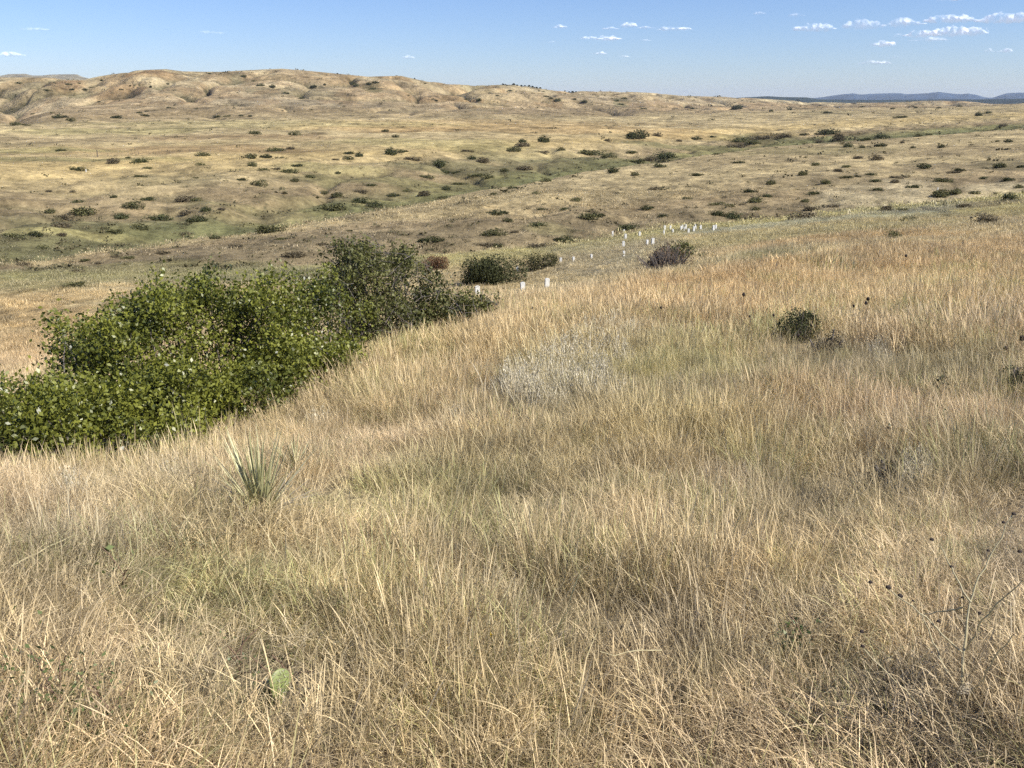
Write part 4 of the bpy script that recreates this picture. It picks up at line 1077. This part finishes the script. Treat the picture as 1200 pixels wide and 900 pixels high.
ng.links.new(iop.outputs[0], go.inputs[0])
md = grass.modifiers.new('scatter', 'NODES'); md.node_group = ng

# ------------------------------------------------------------------ clouds
def cloud_mat():
    m = bpy.data.materials.new('cloud'); m.use_nodes = True; nt = m.node_tree; b = nt.nodes['Principled BSDF']
    b.inputs['Base Color'].default_value = (.93, .93, .94, 1); b.inputs['Roughness'].default_value = 1; b.inputs['Specular IOR Level'].default_value = 0
    b.inputs['Emission Color'].default_value = (.93, .95, 1, 1); b.inputs['Emission Strength'].default_value = .32   # added glow standing in for sunlight scattered inside the cloud
    lw = nt.nodes.new('ShaderNodeLayerWeight'); lw.inputs[0].default_value = .5
    ge = nt.nodes.new('ShaderNodeNewGeometry'); pos = ge.outputs['Position']
    n = noise(nt, .004, 5, pos, .65)
    al = mathn(nt, 'MULTIPLY', maprange(nt, lw.outputs['Facing'], .0, .72, 1, 0), maprange(nt, n, .36, .60, .05, 1.0))
    at = N(nt, 'ShaderNodeAttribute', attribute_name='thick')
    al = mathn(nt, 'MULTIPLY', mathn(nt, 'MULTIPLY', al, at.outputs['Fac']), mathn(nt, 'SUBTRACT', 1.0, ge.outputs['Backfacing']))
    tp = nt.nodes.new('ShaderNodeBsdfTransparent'); m2 = nt.nodes.new('ShaderNodeMixShader'); link(nt, al, m2.inputs[0]); link(nt, tp.outputs[0], m2.inputs[1]); link(nt, b.outputs[0], m2.inputs[2])
    link(nt, m2.outputs[0], nt.nodes['Material Output'].inputs['Surface']); return m
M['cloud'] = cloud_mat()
CL = [(656,31,14,6,.8),(691,44,18,6,.9),(713,44,23,9,1),(716,33,13,5,.7),(736,29,17,7,.9),(758,32,18,5,.6),(790,33,36,7,1),(755,47,10,3,.5),(702,62,11,5,.8),(731,66,10,3,.6),(647,49,12,4,.25),(889,15,10,5,.4),(932,17,14,6,.45),(953,31,43,12,1),(1011,28,42,12,.6),
      (1059,26,38,10,.9),(1113,21,50,11,1),(1177,20,52,13,1),(1122,36,58,12,1),(1081,39,34,9,.95),(1090,46,36,6,.5),(1036,50,21,10,1),(1025,73,33,6,.75),(1177,59,12,6,.7),(1159,59,7,5,.5),(1113,0,20,4,.8),(1154,36,6,8,.5),(1053,41,8,4,.5),(12,63,22,7,.5),(478,67,12,5,.45),(40,34,26,5,.2),(245,38,34,5,.12),(1050,67,12,4,.2)]
import bmesh
for i, (x, y, w, h, al) in enumerate(CL):
    az, s = pix_dir(x, y); az = float(az); s = float(s)
    alt = 1500 if y > 8 else 1700; d = min(alt / s, 26000); alt = d * s
    k = d / F; W = w * k; H = h * k
    bm = bmesh.new(); r = random.Random(i * 7 + 3); nl = max(5, int(w / 2.6))
    for j in range(nl):
        u = (j + .5) / nl * 2 - 1; env = math.sqrt(max(1 - u * u, .12)) * r.uniform(.55, 1.1)
        rr = H * .5 * env; 
        mtx = bmesh.ops.create_icosphere(bm, subdivisions=3, radius=1)['verts']
        sx = W / nl * r.uniform(1.2, 2.3)
        for vv in mtx:
            dn = 1 + .25 * (vnoise(np.array([vv.co.x * 2 + j * 5.1]), np.array([vv.co.z * 2 + vv.co.y * 2 + i]), 9)[0])
            vv.co = Vector((vv.co.x * sx * dn + u * W * .46, vv.co.y * max(sx, rr) * dn + r.uniform(-.0, .0) * W, vv.co.z * rr * dn + rr * .5 - H * .3))
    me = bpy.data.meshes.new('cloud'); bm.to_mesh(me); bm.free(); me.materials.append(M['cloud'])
    tmp = bpy.data.objects.new('cloud_tmp', me); col.objects.link(tmp)
    rm = tmp.modifiers.new('r', 'REMESH'); rm.mode = 'VOXEL'; rm.voxel_size = max(H / 14, 6); rm.use_smooth_shade = True
    bpy.context.view_layer.update()
    me = bpy.data.meshes.new_from_object(tmp.evaluated_get(bpy.context.evaluated_depsgraph_get())); me.name = 'cloud'
    bpy.data.objects.remove(tmp)
    me.attributes.new('thick', 'FLOAT', 'POINT').data.foreach_set('value', np.full(len(me.vertices), al, np.float32))
    for p in me.polygons: p.use_smooth = True
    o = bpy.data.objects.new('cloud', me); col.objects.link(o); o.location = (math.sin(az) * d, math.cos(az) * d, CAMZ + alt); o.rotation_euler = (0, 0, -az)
    tag(o, None, None, 'small fair weather clouds', 'structure')

# ------------------------------------------------------------------ air
zmin = float(ZG.min()) - 1; zmax = float(ZG.max()) + 20
bm = bmesh.new(); bmesh.ops.create_cube(bm, size=1)
R_ = 31500
for v_ in bm.verts: v_.co = Vector((v_.co.x * 2 * R_, v_.co.y * 2 * R_, zmin if v_.co.z < 0 else zmax))
me = bpy.data.meshes.new('haze'); bm.to_mesh(me); bm.free()
hm = bpy.data.materials.new('haze'); hm.use_nodes = True; nt = hm.node_tree
for n in list(nt.nodes):
    if n.type != 'OUTPUT_MATERIAL': nt.nodes.remove(n)
pv = nt.nodes.new('ShaderNodeVolumePrincipled'); pv.inputs['Color'].default_value = (.78, .88, 1.0, 1); pv.inputs['Density'].default_value = 2.3e-5; pv.inputs['Anisotropy'].default_value = .0
link(nt, pv.outputs[0], nt.nodes['Material Output'].inputs['Volume'])
me.materials.append(hm); ho = bpy.data.objects.new('haze', me); col.objects.link(ho); tag(ho, 'thin pale summer haze over the prairie', 'haze', kind='stuff')

# ------------------------------------------------------------------ light
SUN_EL, SUN_AZ = math.radians(43), math.radians(112)       # clockwise from straight ahead
w = bpy.data.worlds.new('World'); scn.world = w; w.use_nodes = True; nt = w.node_tree
bg = nt.nodes['Background']; sky = nt.nodes.new('ShaderNodeTexSky'); sky.sky_type = 'NISHITA'; sky.sun_disc = False
sky.sun_elevation = SUN_EL; sky.sun_rotation = SUN_AZ; sky.altitude = 900; sky.air_density = 1.0; sky.dust_density = .25; sky.ozone_density = 4.0
tint = nt.nodes.new('ShaderNodeMix'); tint.data_type = 'RGBA'; tint.blend_type = 'MULTIPLY'; tint.inputs[0].default_value = 1
link(nt, sky.outputs[0], tint.inputs[6]); tint.inputs[7].default_value = (.80, .87, 1.12, 1); link(nt, tint.outputs[2], bg.inputs['Color']); bg.inputs['Strength'].default_value = .088
ld_ = bpy.data.lights.new('sun', 'SUN'); ld_.energy = 5.0; ld_.angle = math.radians(.53); ld_.color = (1, .95, .87)
so = bpy.data.objects.new('sun', ld_); col.objects.link(so)
dv = Vector((math.sin(SUN_AZ) * math.cos(SUN_EL), math.cos(SUN_AZ) * math.cos(SUN_EL), math.sin(SUN_EL)))
so.rotation_euler = dv.to_track_quat('Z', 'Y').to_euler()

cam = bpy.data.cameras.new('camera'); co = bpy.data.objects.new('camera', cam); col.objects.link(co); scn.camera = co
cam.sensor_width = 36; cam.lens = F / 1200 * 36; cam.clip_start = .05; cam.clip_end = 80000
co.location = (0, 0, CAMZ); co.rotation_euler = (math.pi / 2 - PITCH, 0, 0)
scn.view_settings.view_transform = 'Standard'; scn.view_settings.look = 'None'; scn.view_settings.exposure = 0.5; scn.view_settings.gamma = 1
scn.cycles.max_bounces = 4; scn.cycles.diffuse_bounces = 2; scn.cycles.transmission_bounces = 3; scn.cycles.transparent_max_bounces = 24; scn.cycles.volume_bounces = 0
scn.cycles.use_adaptive_sampling = True; scn.cycles.adaptive_threshold = .03; scn.cycles.adaptive_min_samples = 48; scn.cycles.use_denoising = False
